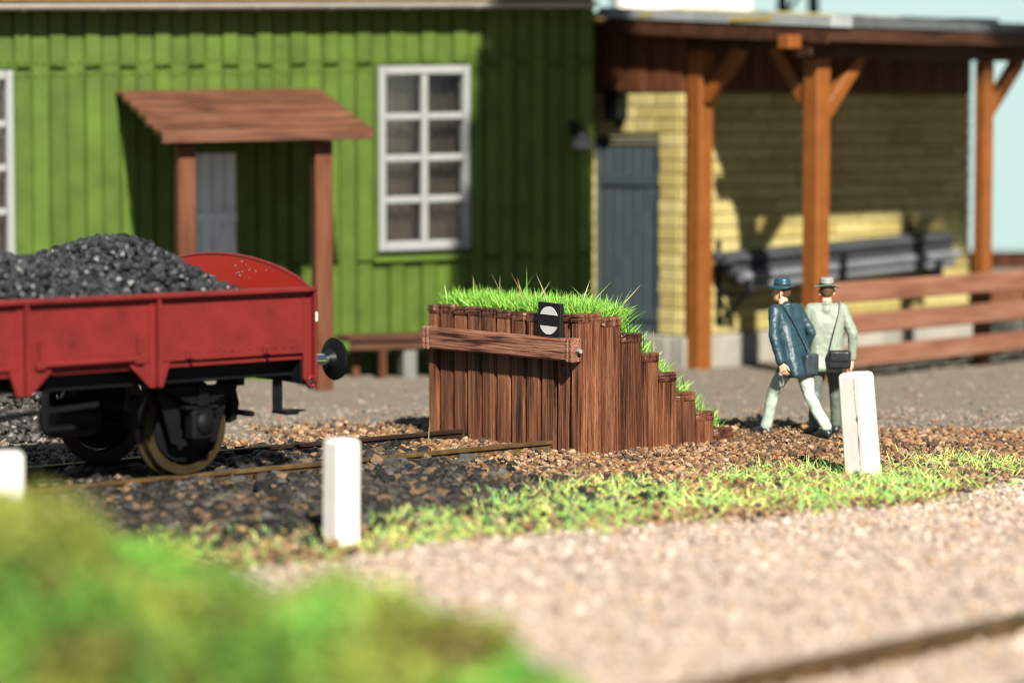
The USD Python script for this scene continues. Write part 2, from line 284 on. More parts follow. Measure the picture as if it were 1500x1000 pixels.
# local x runs along the wall to the right, -y comes out of the wall
WX0, WX1, TOP = -7.4, 2.67, 5.02
wins = [(-0.70, 0.70), (-7.32, -5.93)]                              # window openings
WZ0, WZ1 = 1.56, 4.20
core = []
for x0, x1 in ((WX0, -7.30), (-5.95, -0.68), (0.68, WX1)): core.append(cb(x0, x1, 0.03, 0.30, -0.3, TOP + 0.3, 0.002))
for x0, x1 in wins: core += [cb(x0 + 0.02, x1 - 0.02, 0.03, 0.30, -0.3, WZ0, 0.002), cb(x0 + 0.02, x1 - 0.02, 0.03, 0.30, WZ1, TOP + 0.3, 0.002)]
core += [cb(WX1 - 0.25, WX1, 0.30, 7.0, -0.3, TOP + 0.3, 0.002), cb(WX0, WX0 + 0.25, 0.30, 7.0, -0.3, TOP + 0.3, 0.002), cb(WX0, WX1, 6.8, 7.05, -0.3, TOP + 0.3, 0.002)]
sb('wall', join(*core), green_m)
pitch = 0.2445
def board(x0, x1, z0, z1, t, nails=()):
    w = cb(x0, x1, -t, 0.035, z0, z1, 0.014); ms = [w]
    for (nx, nz) in nails: ms.append(lathe([(0.026, 0), (0.026, 0.012), (0.014, 0.026)], 'y', 6, (0, 0, 0)))
    for m, (nx, nz) in zip(range(1, 99), nails): v, f = ms[m]; v = v.copy(); v[:, 1] = -t - v[:, 1] + 0.002; ms[m] = (v + [nx, 0, nz], f[:, ::-1])
    return join(*ms)
nb = int((WX1 - WX0) / pitch)
for kk in range(nb + 1):
    x0 = -5.916 - 6 * pitch + kk * pitch + 0.008; x1 = x0 + pitch - 0.022
    if x1 > WX1 + 0.02: break
    c = (x0 + x1) / 2; alt = kk % 2; jt = 0.004 * random.random()
    segs = []
    inwin = [w for w in wins if x1 > w[0] + 0.03 and x0 < w[1] - 0.03]
    indoor = -3.58 < c < -2.72
    if alt == 0:
        segs = [(-0.25, 4.19), (4.235, TOP + 0.02)]
    else:
        segs = [(-0.25, TOP + 0.02)]
    out = []
    for z0, z1 in segs:
        if inwin:
            if z0 < 1.38: out.append((z0, 1.40))
            if z1 > 4.24: out.append((max(4.22, z0), z1))
        elif indoor:
            if z1 > 3.12: out.append((max(z0, 3.12), z1))
        elif alt == 0 and z0 < 1.4 and z1 > 1.6 and c > -2.2:
            out += [(z0, 1.40), (1.435, z1)]
        else: out.append((z0, z1))
    for z0, z1 in out:
        if z1 - z0 < 0.05: continue
        nl = []
        for nz in (4.30, 4.13, 1.33):
            if z0 + 0.03 < nz < z1 - 0.03 and not (alt and nz < 2): nl += [(c - 0.055, nz + random.uniform(-.02, .02)), (c + 0.05, nz + random.uniform(-.02, .02))]
        sb('board', board(x0, x1, z0, z1, (0.045 if alt == 0 else 0.012) + jt, nl), green_m)
# windows
def window(x0, x1):
    fr = [cb(x0 - 0.0, x0 + 0.11, -0.085, 0.12, WZ0, WZ1, 0.02), cb(x1 - 0.11, x1, -0.085, 0.12, WZ0, WZ1, 0.02), cb(x0 + 0.11, x1 - 0.11, -0.085, 0.12, WZ1 - 0.13, WZ1, 0.02), cb(x0 + 0.11, x1 - 0.11, -0.085, 0.12, WZ0, WZ0 + 0.14, 0.02)]
    w = sb('window', join(*fr), frame_m, label='white grey window frame with eight panes')
    xm = (x0 + x1) / 2; hz = (WZ1 - 0.13 - WZ0 - 0.14); zr = [WZ0 + 0.14 + hz * q / 4 for q in range(5)]
    sb('window_bar', cb(xm - 0.05, xm + 0.05, -0.07, 0.04, WZ0 + 0.14, WZ1 - 0.13, 0.015), frame_m, w)
    for q in (1, 2, 3):
        for xa, xb in ((x0 + 0.11, xm - 0.05), (xm + 0.05, x1 - 0.11)): sb('window_bar', cb(xa, xb, -0.062, 0.04, zr[q] - 0.05, zr[q] + 0.05, 0.015), frame_m, w)
    for q in range(4):
        for xa, xb in ((x0 + 0.10, xm - 0.04), (xm + 0.04, x1 - 0.10)):
            sb('pane', cb(xa, xb, 0.045, 0.055, zr[q], zr[q + 1], 0.001), glass_m, w)
    # curtains in folds, and the dark room behind
    for xa, xb, lo in ((x0 + 0.05, xm - 0.10, WZ0), (xm + 0.12, x1 - 0.05, WZ0)):
        u = np.linspace(xa, xb, 40); yy = 0.30 + 0.05 * np.sin((u - xa) * 42); vv = np.vstack([np.c_[u, yy, np.full(40, lo)], np.c_[u, yy, np.full(40, WZ1)]])
        k = np.arange(39); sb('curtain', (vv, np.stack([k, k + 1, k + 41, k + 40], -1)), curtain_m, w, smooth=True)
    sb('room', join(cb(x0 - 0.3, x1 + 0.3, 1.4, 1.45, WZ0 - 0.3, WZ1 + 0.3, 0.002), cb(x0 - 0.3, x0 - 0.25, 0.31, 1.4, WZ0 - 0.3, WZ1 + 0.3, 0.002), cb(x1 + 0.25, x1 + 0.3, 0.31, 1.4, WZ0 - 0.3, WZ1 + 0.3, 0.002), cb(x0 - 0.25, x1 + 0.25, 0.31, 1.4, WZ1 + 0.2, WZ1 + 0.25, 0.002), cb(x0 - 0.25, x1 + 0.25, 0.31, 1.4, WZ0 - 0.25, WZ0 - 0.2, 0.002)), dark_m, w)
    for xa, xb, za, zb in ((x0 - 0.045, x0 - 0.002, WZ0 - 0.045, WZ1 + 0.045), (x1 + 0.002, x1 + 0.045, WZ0 - 0.045, WZ1 + 0.045)): sb('window_trim', cb(xa, xb, -0.03, 0.03, za, zb, 0.006), green_m, w)
for w in wins: window(*w)
sb('window_sill', cb(-0.80, 0.76, -0.13, 0.03, 1.41, 1.49, 0.015), green_m)
# eaves, gutter and roof
gy = -0.45
prof = [(0.085 * math.cos(t), 0.085 * math.sin(t)) for t in np.linspace(math.pi, 2 * math.pi, 9)] + [(0.07 * math.cos(t), 0.07 * math.sin(t) + 0.006) for t in np.linspace(2 * math.pi, math.pi, 9)]
gm = prism([(p[0] + gy, p[1] + 5.075) for p in prof], WX0 - 0.4, 2.46, 'x'); gu = sb('gutter', gm, gutter_m, smooth=40)
for gx in np.arange(-6.95, 2.5, 1.085):
    pr = [(0.098 * math.cos(t) + gy, 0.098 * math.sin(t) + 5.075) for t in np.linspace(math.pi, 2 * math.pi, 9)] + [(gy + 0.086, 5.08), (gy + 0.086 * math.cos(1.5 * math.pi), 5.075 - 0.088), (gy - 0.086, 5.08)]
    sb('gutter_joint', rot(prism(pr, gx - 0.03, gx + 0.03, 'x'), [0, 0, 1], 0), gutter_m, gu, smooth=40)
sb('eaves_board', cb(WX0 - 0.4, 2.6, gy + 0.10, 0.03, 5.04, 5.09, 0.01), green_m)
def roof_pt(y): return 5.12 + (y - gy) * 0.62
rv, rf = cb(WX0 - 0.45, 2.7, 0, 1, 0, 1, 0.0001)
roofm = prism([(gy - 0.02, 5.13), (3.4, roof_pt(3.4)), (7.5, 5.13), (7.5, 5.21), (3.4, roof_pt(3.4) + 0.1), (gy - 0.02, 5.20)], WX0 - 0.45, 2.46, 'x')
rf_ = sb('roof', roofm, tile_m)
for r in range(4):
    for c in range(34):
        x0 = WX0 - 0.4 + c * 0.288 + (0.14 if r % 2 else 0); y0 = gy - 0.03 + r * 0.30
        if x0 + 0.27 > 2.46: continue
        t = cb(x0, x0 + 0.272, 0, 0.36, 0, 0.04, 0.012); t = rot(t, [1, 0, 0], math.degrees(math.atan(0.62)) - 3); sb('roof_tile', mv(t, [0, y0, roof_pt(y0) + 0.088]), tile_m, rf_)
# door inside the porch
dr = sb('door', join(*[cb(-3.50 + k * 0.178, -3.50 + k * 0.178 + 0.168, -0.03, 0.03, -0.1, 3.02, 0.012) for k in range(4)]), door_m, label='pale grey boarded door with a Z brace')
for z in (0.35, 2.05): sb('brace', cb(-3.49, -2.80, -0.062, -0.031, z, z + 0.16, 0.01), door_m, dr)
sb('brace', bar((-3.42, -0.047, 0.53), (-2.90, -0.047, 2.03), 0.03, 0.15, 0.008, up=(1, 0, 0.5)), door_m, dr)
sb('door_frame', join(cb(-3.62, -3.51, -0.05, 0.03, -0.2, 3.12, 0.01), cb(-2.79, -2.68, -0.05, 0.03, -0.2, 3.12, 0.01), cb(-3.51, -2.79, -0.05, 0.03, 3.03, 3.12, 0.01)), green_m, dr)
sb('handle', tube([(-2.95, -0.06, 1.3), (-2.95, -0.12, 1.3), (-3.07, -0.12, 1.3)], 0.014, 6), black_m, dr)
# porch: posts, beams and boarded roof
for x0 in (-4.235, -2.345):
    sb('porch_post', cb(x0, x0 + 0.245, -2.2, -1.96, -0.25, 3.19, 0.018), boards_m)
    sb('porch_beam', bar((x0 + 0.12, -1.95, 3.26), (x0 + 0.12, -0.01, 3.74), 0.18, 0.16, 0.015), porch_m)
sb('porch_beam', cb(-4.42, -1.70, -2.2, -1.96, 3.195, 3.32, 0.015), porch_m)
y0, z0, y1, z1 = 0.0, 3.93, -2.42, 3.325
ang = math.atan2(z0 - z1, y0 - y1)
pr = sb('porch_roof', prism([(y0, z0 - 0.10), (y1 + 0.05, z1 - 0.03), (y1 + 0.05, z1 - 0.0), (y0, z0 - 0.05)], -4.46, -1.68, 'x'), porch_m)
for k in range(6):
    f0, f1 = k / 6, (k + 1.12) / 6
    L = math.hypot(y1 - y0, z1 - z0)
    t = cb(-4.52 + random.uniform(-.012, .012), -1.615 + random.uniform(-.012, .012), 0, (f1 - f0) * L * 0.98, -0.035, 0.04, 0.014)
    t = rot(t, [1, 0, 0], math.degrees(ang) - 8.0); p1 = np.array([0, y0 + (y1 - y0) * f1, z0 + (z1 - z0) * f1 + 0.002])
    sb('roof_plank', mv(t, p1), porch_m, pr)
sb('porch_fascia', cb(-4.52, -1.615, -2.475, -2.43, 3.20, 3.31, 0.015), porch_m)

# wall lamp at the right end of the green wall
t = thing('wall_lamp', 'grey enamel wall lamp on the shaded right end of the green wall', 'lamp', (-1.27 + 2.33 * math.cos(math.radians(22)), 42.0 + 2.33 * math.sin(math.radians(22)), 3.1), 22)
part(t, 'bracket', tube([(0, -0.03, 0.22), (0, -0.22, 0.25), (0, -0.34, 0.20), (0, -0.36, 0.12)], 0.018, 8), black_m, smooth=40)
part(t, 'lamp_shade', lathe([(0.05, 0.14), (0.07, 0.10), (0.16, 0.02), (0.17, -0.08), (0.155, -0.085), (0.12, -0.02)], 'z', 20, (0, -0.36, 0)), gutter_m, smooth=35)
part(t, 'bulb', lathe([(0.02, 0.0), (0.05, -0.05), (0.055, -0.09), (0.03, -0.125)], 'z', 12, (0, -0.36, 0)), benchg_m, smooth=40)
part(t, 'wall_plate', cb(-0.07, 0.07, -0.065, -0.035, 0.12, 0.32, 0.008), black_m)

# bench in front of the green wall
stain_b = M_wood('bench_wood', (0.05, 0.02, 0.01), (0.11, 0.045, 0.022), (0.17, 0.075, 0.04), 0, 22.0, 1.3, 0.6, 0.4, 0.01)
t = thing('bench', 'low brown wooden bench along the green wall between porch and earth buffer', 'bench', (-1.27, 42.0, 0), 22)
for k in range(2): part(t, 'seat_plank', cb(-1.47, 0.62, -0.92 + k * 0.29, -0.65 + k * 0.29, 0.34, 0.42, 0.015), stain_b)
part(t, 'seat_rail', cb(-1.40, 0.55, -0.86, -0.80, 0.22, 0.335, 0.01), stain_b)
for lx in (-1.25, -0.98, -0.14, 0.3): part(t, 'leg', cb(lx, lx + 0.11, -0.88, -0.77, -0.24, 0.22, 0.012) if lx > -1.2 else cb(lx, lx + 0.11, -0.5, -0.39, -0.24, 0.33, 0.012), boards_m)
part(t, 'leg', cb(-0.60, -0.40, -0.82, -0.55, -0.24, 0.215, 0.02), benchg_m, label='pale grey stone leg of the bench')

# ------------------------------------------------------------------ goods shed (yellow brick, brown canopy)
SP = (2.7, 42.6, 0.0)
GS = thing('goods_shed', 'yellow brick goods shed with brown timber canopy and grey roof', 'building', SP, 43)
def gs(name, mesh, mat, parent=None, **k): return part(parent or GS, name, mesh, mat, **k)
# local x recedes to the right along the long wall, -y comes towards the yard
bw = gs('brick_wall', join(cb(0.03, 6.72, 0.335, 0.60, 0.24, 5.05, 0.002), cb(0.04, 0.3, 0.60, 0.83, 0.24, 5.05, 0.002), cb(0.04, 0.3, 2.10, 4.5, 0.24, 5.05, 0.002), cb(0.04, 0.3, 0.83, 2.10, 3.18, 5.05, 0.002), cb(6.5, 6.72, 0.6, 4.5, 0.24, 5.05, 0.002), cb(0.3, 6.5, 4.3, 4.5, 0.24, 5.05, 0.002)), mortar_m)
ch = 0.198; z = 0.262; row = 0
while z < 3.80:
    x = 0.0 - (0.38 if row % 2 else 0.0)
    while x < 6.72:
        L = random.choice((0.66, 0.74, 0.84)); xa, xb = max(x, 0.0), min(x + L, 6.74)
        if xb - xa > 0.08:
            p = random.uniform(0, 0.012); gs('brick', cb(xa + 0.008, xb - 0.008, 0.30 - p, 0.36, z + 0.008, min(z + ch, 3.82) - 0.008, 0.018), random.choice(yellow_m), bw)
        x += L
    y = 0.31 + (0.16 if row % 2 else 0)
    first = True
    while y < 2.5:
        L = random.choice((0.40, 0.46, 0.52)); ya, yb = (0.372 if first else y), min(y + L, 2.5); first = False
        cuts = [(ya, yb)]
        if z < 3.14: cuts = [(ya, min(yb, 0.80)), (max(ya, 2.13), yb)]
        for u0, u1 in cuts:
            if u1 - u0 > 0.07: gs('brick', cb(-0.0 - random.uniform(0, .012), 0.06, u0 + 0.008, u1 - 0.008, z + 0.008, min(z + ch, 3.82) - 0.008, 0.018), random.choice(yellow_m), bw)
        y += L
    z += ch; row += 1
# plinth stones
for k in range(9): gs('plinth_stone', cb(k * 0.76 - 0.05, k * 0.76 + 0.70, 0.20, 0.52, -0.3, 0.25, 0.02), plinth_m)
for k in range(3): gs('plinth_stone', cb(-0.08, 0.3, 0.53 + k * 0.66, 0.53 + k * 0.66 + 0.645, -0.3, 0.25 if k == 0 else 0.06, 0.02), plinth_m)
# boarding above the bricks
for k in range(28): gs('gable_board', cb(k * 0.24 + 0.02, k * 0.24 + 0.245, 0.28 + 0.012 * (k % 2), 0.33, 3.84, 4.86, 0.012), boards_m)
for k in range(9): gs('gable_board', cb(-0.01 - 0.012 * (k % 2), 0.035, 0.33 + k * 0.25, 0.33 + k * 0.25 + 0.235, 3.84, 4.92, 0.012), boards_m)
# door in the end wall
dr = gs('door', join(*[cb(0.06, 0.11, 0.86 + k * 0.203, 0.86 + k * 0.203 + 0.195, 0.07, 3.08, 0.012) for k in range(6)]), blued_m, label='blue grey boarded door in the end wall')
for z in (0.45, 2.45): gs('brace', cb(0.03, 0.058, 0.87, 2.06, z, z + 0.16, 0.01), blued_m, dr)
gs('brace', bar((0.044, 0.95, 2.40), (0.044, 1.98, 0.66), 0.026, 0.15, 0.008, up=(0, 1, 0.6)), blued_m, dr)
gs('door_frame', join(cb(0.02, 0.13, 0.80, 0.855, 0.06, 3.17, 0.008), cb(0.02, 0.13, 2.08, 2.13, 0.06, 3.17, 0.008), cb(0.02, 0.13, 0.855, 2.08, 3.09, 3.17, 0.008)), blued_m, dr)
# posts, beams and braces of the canopy
def ry0(y): return 4.955 + (y + 0.6) * 0.055
posts = [(0.0, -0.05), (-0.04, -2.33), (3.66, -2.38), (7.3, -2.40)]
for (px, py) in posts: gs('canopy_post', cb(px, px + (0.21 if 3 < px < 4 else 0.28), py, py + (0.21 if 3 < px < 4 else 0.28), -0.25, 4.44 if py > -1 else 4.295, 0.02), brown_m)
gs('canopy_beam', cb(-0.3, 8.0, -2.42, -2.08, 4.30, 4.67, 0.02), shadebeam_m, label='long eaves beam over the canopy posts')
gs('canopy_beam', cb(0.0, 0.27, -2.06, 0.26, 4.45, 4.72, 0.02), shadebeam_m)
gs('fascia', cb(-0.30, 8.0, -2.77, -2.735, 4.50, 4.69, 0.008), shadebeam_m); gs('fascia', cb(-0.335, -0.302, -2.75, 1.6, 4.50, 4.68, 0.008), shadebeam_m, shear=0) if False else gs('fascia', prism([(-2.75, ry0(-2.75) - 0.36), (1.6, ry0(1.6) - 0.36), (1.6, ry0(1.6) - 0.14), (-2.75, ry0(-2.75) - 0.14)], -0.335, -0.302, 'x'), shadebeam_m)  # boards added to hide lit rafter ends, coloured with the eaves shade
gs('beam_end', cb(-0.60, -0.345, -2.30, -2.06, 4.40, 4.60, 0.02), brown_m)
for (p, q) in (((0.14, -0.05, 3.72), (0.14, -0.75, 4.47)), ((0.10, -2.08, 3.62), (0.10, -1.42, 4.46)), ((0.22, -2.2, 3.50), (0.98, -2.2, 4.32)), ((3.8, -2.26, 3.50), (4.6, -2.26, 4.32))):
    gs('canopy_brace', bar(p, q, 0.18, 0.19, 0.015), brown_m)
# roof slab sloping to the yard, boarded underneath
def ry(y): return 4.955 + (y + 0.6) * 0.055
rfm = gs('canopy_roof', prism([(-2.80, ry(-2.80) - 0.13), (1.7, ry(1.7) - 0.13), (1.7, ry(1.7)), (-2.80, ry(-2.80))], 0.10, 8.2, 'x'), felt_m)
gs('roof_edge', prism([(-2.83, ry(-2.83) - 0.135), (1.7, ry(1.7) - 0.135), (1.7, ry(1.7) + 0.012), (-2.83, ry(-2.83) + 0.012)], -0.36, 0.095, 'x'), zinc_m, rfm, label='pale zinc edge strip of the canopy roof')
for (ya, yb) in ((-1.75, -0.95), (0.55, 0.85)): gs('lichen_patch', mv(cb(-0.372, -0.355, ya, yb, 0, 0.05, 0.006), [0, 0, ry((ya + yb) / 2) - 0.10]), lichen_m, rfm)
for k in range(15): gs('ceiling_plank', prism([(-2.76 + k * 0.285, ry(-2.76 + k * 0.285) - 0.165), (-2.76 + k * 0.285 + 0.27, ry(-2.76 + k * 0.285 + .27) - 0.165), (-2.76 + k * 0.285 + 0.27, ry(-2.76 + k * 0.285 + .27) - 0.137), (-2.76 + k * 0.285, ry(-2.76 + k * 0.285) - 0.137)], -0.3, 8.1, 'x'), boards_m, rfm)
for k in range(9): gs('rafter', prism([(-2.72, ry(-2.72) - 0.29), (0.27, ry(0.27) - 0.29), (0.27, ry(0.27) - 0.168), (-2.72, ry(-2.72) - 0.168)], 0.1 + k * 0.9, 0.22 + k * 0.9, 'x'), brown_m, rfm)
for (xa, ya) in ((2.0, -1.4), (3.3, -2.2)): gs('roof_sheet', mv(cb(xa, xa + 0.9, ya, ya + 0.5, 0.0, 0.05, 0.01), [0, 0, ry(ya) + 0.01]), zinc_m, rfm)

# lantern on the end wall
c43, s43 = math.cos(math.radians(43)), math.sin(math.radians(43))
def shed(x, y, z): return (SP[0] + x * c43 - y * s43, SP[1] + x * s43 + y * c43, z)
t = thing('wall_lantern', 'black box lantern under the canopy above the blue grey door', 'lamp', shed(-0.02, 1.55, 3.42), 43)
part(t, 'housing', cb(-0.22, -0.02, -0.17, 0.17, 0.0, 0.40, 0.03), black_m); part(t, 'cap', cb(-0.26, -0.01, -0.2, 0.2, 0.402, 0.45, 0.02), black_m); part(t, 'bracket', cb(-0.06, 0.0, -0.05, 0.05, -0.12, -0.002, 0.01), black_m)

# pipes racked on the long wall
def piperack():
    G = 'long pipes racked on the yellow brick wall'
    ends = [(-0.06, 1.42), (-0.20, 1.37), (-0.04, 1.27), (-0.18, 1.21), (-0.30, 1.12), (-0.10, 1.09), (-0.24, 0.98)]
    info = ['topmost black pipe on the wall rack', 'black pipe second from the top of the wall rack, nearer the yard', 'black pipe lying against the bricks below the topmost pipe', 'black pipe in the middle of the wall rack', 'pale grey pipe at the outer edge of the wall rack', 'thick black pipe low on the wall rack beside the bricks', 'lowest grey pipe of the wall rack']
    for k, (yy, zz) in enumerate(ends):
        x0, x1 = 0.36 + 0.09 * k, 5.75 + 0.06 * (k % 3)
        p = np.array([[x0 + (x1 - x0) * u, yy + 0.10, zz + 0.19 * u] for u in np.linspace(0, 1, 5)])
        t = thing('pipe', info[k], 'pipe', shed(*p[0]), 43, G)
        p = p - p[0]; r = 0.066 if k != 5 else 0.08
        part(t, 'pipe_body', tube(p, r, 12), pipeg_m if k in (4, 6) else pipe_m, smooth=40)
        part(t, 'collar', tube([p[0] + [0.02, 0, 0], p[0] + [0.16, 0, 0.005]], r + 0.018, 12), pipeg_m if k in (4, 6) else pipe_m, smooth=40)
piperack()
for k, xx in enumerate((0.75, 2.9, 5.2)):
    zz = 0.02 + 0.19 * (xx - 0.4) / 5.4
    t = thing('pipe_bracket', ('black iron pipe rack bracket nearest the left canopy post', 'black iron pipe rack bracket at the middle of the pipes', 'black iron pipe rack bracket at the far right end of the pipes')[k], 'bracket', shed(xx, 0.25, 0.86 + zz), 43)
    part(t, 'arm', bar((0, 0.03, -0.02), (0, -0.55, -0.02), 0.09, 0.07), black_m); part(t, 'upright', cb(-0.045, 0.045, 0.0, 0.045, -0.5, 0.75, 0.01), black_m)
    part(t, 'strut', bar((0, 0.0, -0.45), (0, -0.48, -0.06), 0.06, 0.06), black_m); part(t, 'stop', cb(-0.045, 0.045, -0.6, -0.53, -0.05, 0.45 if k == 1 else 0.2, 0.01), black_m)

# ------------------------------------------------------------------ fence at the right
FN = thing('board_fence', 'brown three board fence at the right edge in front of the brick shed', 'fence', (4.75, 40.6, 0), 47)
for z0, z1 in ((0.90, 1.19), (0.455, 0.74), (0.0, 0.28)):
    part(FN, 'board', cb(-0.62, 6.6, -0.05, 0.03, z0, z1, 0.02), fence_m)
for px in (-0.5, 4.6): part(FN, 'post', cb(px, px + 0.16, 0.032, 0.2, -0.3, 1.1, 0.015), fence_m)
t = thing('far_railing', 'dark wooden railing beyond the goods shed at the right edge', 'fence', (8.1, 49.0, 0), 10)
for z0 in (0.95, 0.35): part(t, 'rail', cb(-0.6, 8, -0.05, 0.05, z0, z0 + 0.28, 0.02), boards_m)
for px in (-0.5, 2, 4.5, 7): part(t, 'post', cb(px, px + 0.2, 0.052, 0.22, -0.3, 1.2, 0.02), boards_m)

# far behind: white house and lattice mast above the canopy roof
t = thing('white_house', 'white rendered house far behind the canopy roof', 'building', (4.4, 58, 0), 0)
part(t, 'wall', cb(-2.3, 0.3, 0, 5, -0.4, 8.2, 0.01), white_m); part(t, 'roof', prism([(-0.4, 8.21), (5.4, 8.21), (2.5, 9.6)], -2.6, 0.55, 'x'), tile_m)
for wx in (-1.9, -0.7): wn = part(t, 'window', cb(wx, wx + 0.8, -0.04, -0.005, 6.5, 7.7, 0.01), frame_m); part(t, 'pane', cb(wx + 0.08, wx + 0.72, -0.055, -0.042, 6.58, 7.62, 0.005), pipe_m, parent=None) if False else part(wn, 'pane', cb(wx + 0.08, wx + 0.72, -0.055, -0.042, 6.58, 7.62, 0.005), pipe_m)
t = thing('lattice_mast', 'dark steel lattice mast standing behind the canopy roof', 'mast', (5.15, 53, 0), 0)
for sx in (-0.45, 0.45):
    for sy in (-0.4, 0.4): part(t, 'leg', bar((sx, sy, -0.4), (sx * 0.4, sy * 0.4, 9.0), 0.12, 0.12), black_m)
for zz in np.arange(0.8, 9, 1.1):
    w = 0.45 * (1 - 0.6 * (zz + .4) / 9.4)
    for sgn in (-1, 1): part(t, 'brace', bar((-w, sgn * w * .89, zz), (w, sgn * w * .89, zz + 0.9), 0.05, 0.05), black_m)
part(t, 'centre_pole', bar((0, 0, -0.4), (0, 0, 9.5), 0.22, 0.22), black_m)

# ------------------------------------------------------------------ siding track
TR = thing('railway_track', 'rusty siding track that ends at the earth buffer stop', 'railway track', A, math.degrees(TH))
rp = [(-0.07, -0.16), (0.07, -0.16), (0.07, -0.14), (0.016, -0.12), (0.016, -0.05), (0.045, -0.035), (0.045, -0.008), (0.036, 0.0), (-0.036, 0.0), (-0.045, -0.008), (-0.045, -0.035), (-0.016, -0.05), (-0.016, -0.12), (-0.07, -0.14)]
part(TR, 'rail', prism(rp, -16, 0.0, 'x'), rail_m); part(TR, 'rail', mv(prism(rp, -16, 0.0, 'x'), [0, 1.5, 0]), raildark_m)
for k in range(22): part(TR, 'sleeper', mv(cb(-0.13, 0.13, -0.55, 2.05, -0.30, -0.165, 0.02), [-0.55 - k * 0.68, 0, 0]), tie_m)
for k in range(22):
    for yy in (0.0, 1.5):
        for sg in (-1, 1): part(TR, 'rail_clip', mv(cb(-0.06, 0.06, sg * 0.085 - 0.045, sg * 0.085 + 0.045, -0.163, -0.115, 0.012), [-0.55 - k * 0.68, yy, 0]), rail_m)
T2 = thing('railway_track', 'blurred dark rail track crossing the bottom right foreground', 'railway track', (1.08, 17.584, 0.0), 45.8)
part(T2, 'rail', prism([(p[0] * 1.5, p[1] * 1.3) for p in rp], -4, 9, 'x'), rail_m); part(T2, 'rail', mv(prism(rp, -4, 9, 'x'), [0, -1.5, 0]), raildark_m)
for k in range(18): part(T2, 'sleeper', mv(cb(-0.13, 0.13, -2.05, 0.5, -0.34, -0.19, 0.02), [-3.6 + k * 0.7, 0, 0]), tie_m)

# ------------------------------------------------------------------ earth buffer stop
HB = A + 0.3 * D - 0.174 * N
HZ = -0.30
H = thing('earth_buffer_stop', 'stepped dark brown timber buffer stop filled with grassy earth at track end', 'buffer stop', (HB[0], HB[1], 0), math.degrees(TH))
def plank(x0, x1, y0, y1, z1, seed, face):
    """an upright sleeper: slightly uneven stack of cross sections"""
    rg = np.random.default_rng(seed); b = 0.028
    lv = [(HZ, 0), (HZ + (z1 - HZ) * 0.35, rg.uniform(-.006, .006)), (HZ + (z1 - HZ) * 0.7, rg.uniform(-.006, .006)), (z1 - 0.105, 0)]
    ring = np.array([(x0 + b, y0), (x1 - b, y0), (x1, y0 + b), (x1, y1 - b), (x1 - b, y1), (x0 + b, y1), (x0, y1 - b), (x0, y0 + b)]); c = ring.mean(0); v = []
    for z, g in lv: v.append(np.c_[c + (ring - c) * (1 - g * 3) + rg.uniform(-.004, .004, (8, 2)), np.full(8, z)])
    v = np.vstack(v); f = []
    for i in range(len(lv) - 1):
        for j in range(8):
            k = (j + 1) % 8; f += [[i*8+j, i*8+k, (i+1)*8+k], [i*8+j, (i+1)*8+k, (i+1)*8+j]]
    n = len(lv) * 8; v = np.vstack([v, [*c, z1 - 0.105]])
    for j in range(8): f.append([n, n - 8 + j, n - 8 + (j + 1) % 8])
    top = [(z1 - 0.104, 0.985), (z1 - 0.085, 1.06), (z1 - 0.055, 1.07), (z1 - 0.045, 1.01), (z1 - 0.03, 1.05), (z1 - 0.01, 1.03), (z1, 0.9)]; w = []
    for z, g in top: w.append(np.c_[c + (ring - c) * g + rg.uniform(-.005, .005, (8, 2)), np.full(8, z) + rg.uniform(-.005, .005, 8)])
    w = np.vstack(w); fw = []
    for i in range(len(top) - 1):
        for j in range(8):
            k = (j + 1) % 8; fw += [[i*8+j, i*8+k, (i+1)*8+k], [i*8+j, (i+1)*8+k, (i+1)*8+j]]
    n = len(w); w = np.vstack([w, [*c, z1]])
    for j in range(8): fw.append([n, n - 8 + j, n - 8 + (j + 1) % 8])
    p = part(H, 'plank', (v, np.array(f)), hero_m); part(p, 'plank_top', (w, np.array(fw)), collar_m)
yy = np.linspace(0.16, 2.44, 10); sid = 100
for k in range(9):
    g = random.uniform(0, 0.014); plank(0.0 - g, 0.16, yy[k] + 0.007, yy[k + 1] - 0.007, 1.335 + random.uniform(-.012, .012), sid, 'f'); sid += 1
xe = [-0.045, 0.29, 0.575, 0.88, 1.135, 1.40, 1.70, 1.98, 2.28]; zt = [1.345, 1.305, 1.11, 0.88, 0.655, 0.425, 0.19, -0.01]
for side in (0, 1):
    ya, yb = (-0.02, 0.145) if side == 0 else (2.455, 2.60)
    for k in range(8):
        plank(xe[k] + 0.006, xe[k + 1] - 0.010, ya - random.uniform(0, 0.014), yb, zt[k] + random.uniform(-.01, .01), sid, 's'); sid += 1
ft = [(0.15, 1.24), (0.60, 1.22), (0.88, 1.02), (1.14, 0.80), (1.40, 0.57), (1.70, 0.33), (1.98, 0.10), (2.25, -0.1), (2.25, -0.3), (0.15, -0.3)]
part(H, 'earth_fill', prism(ft, 0.14, 2.46, 'y'), earth_m)
b0 = -0.03; b1 = 2.55
bm = part(H, 'buffer_beam', cb(-0.155, -0.035, b0 + 0.12, b1 - 0.12, 0.845, 1.085, 0.02), beam_m, label='thick horizontal timber across the front')
for ya, yb in ((b0, b0 + 0.118), (b1 - 0.118, b1)): part(bm, 'beam_end', join(cb(-0.166, -0.03, ya, ya + 0.05, 0.835, 1.095, 0.02), cb(-0.157, -0.033, ya + 0.03, yb - 0.03, 0.84, 1.09, 0.02), cb(-0.166, -0.03, yb - 0.05, yb, 0.835, 1.095, 0.02)), beam_m)
part(bm, 'spacer', cb(-0.032, -0.012, 0.25, 0.55, 0.86, 1.07, 0.01), hero_m); part(bm, 'spacer', cb(-0.032, -0.012, 1.9, 2.2, 0.86, 1.07, 0.01), hero_m)
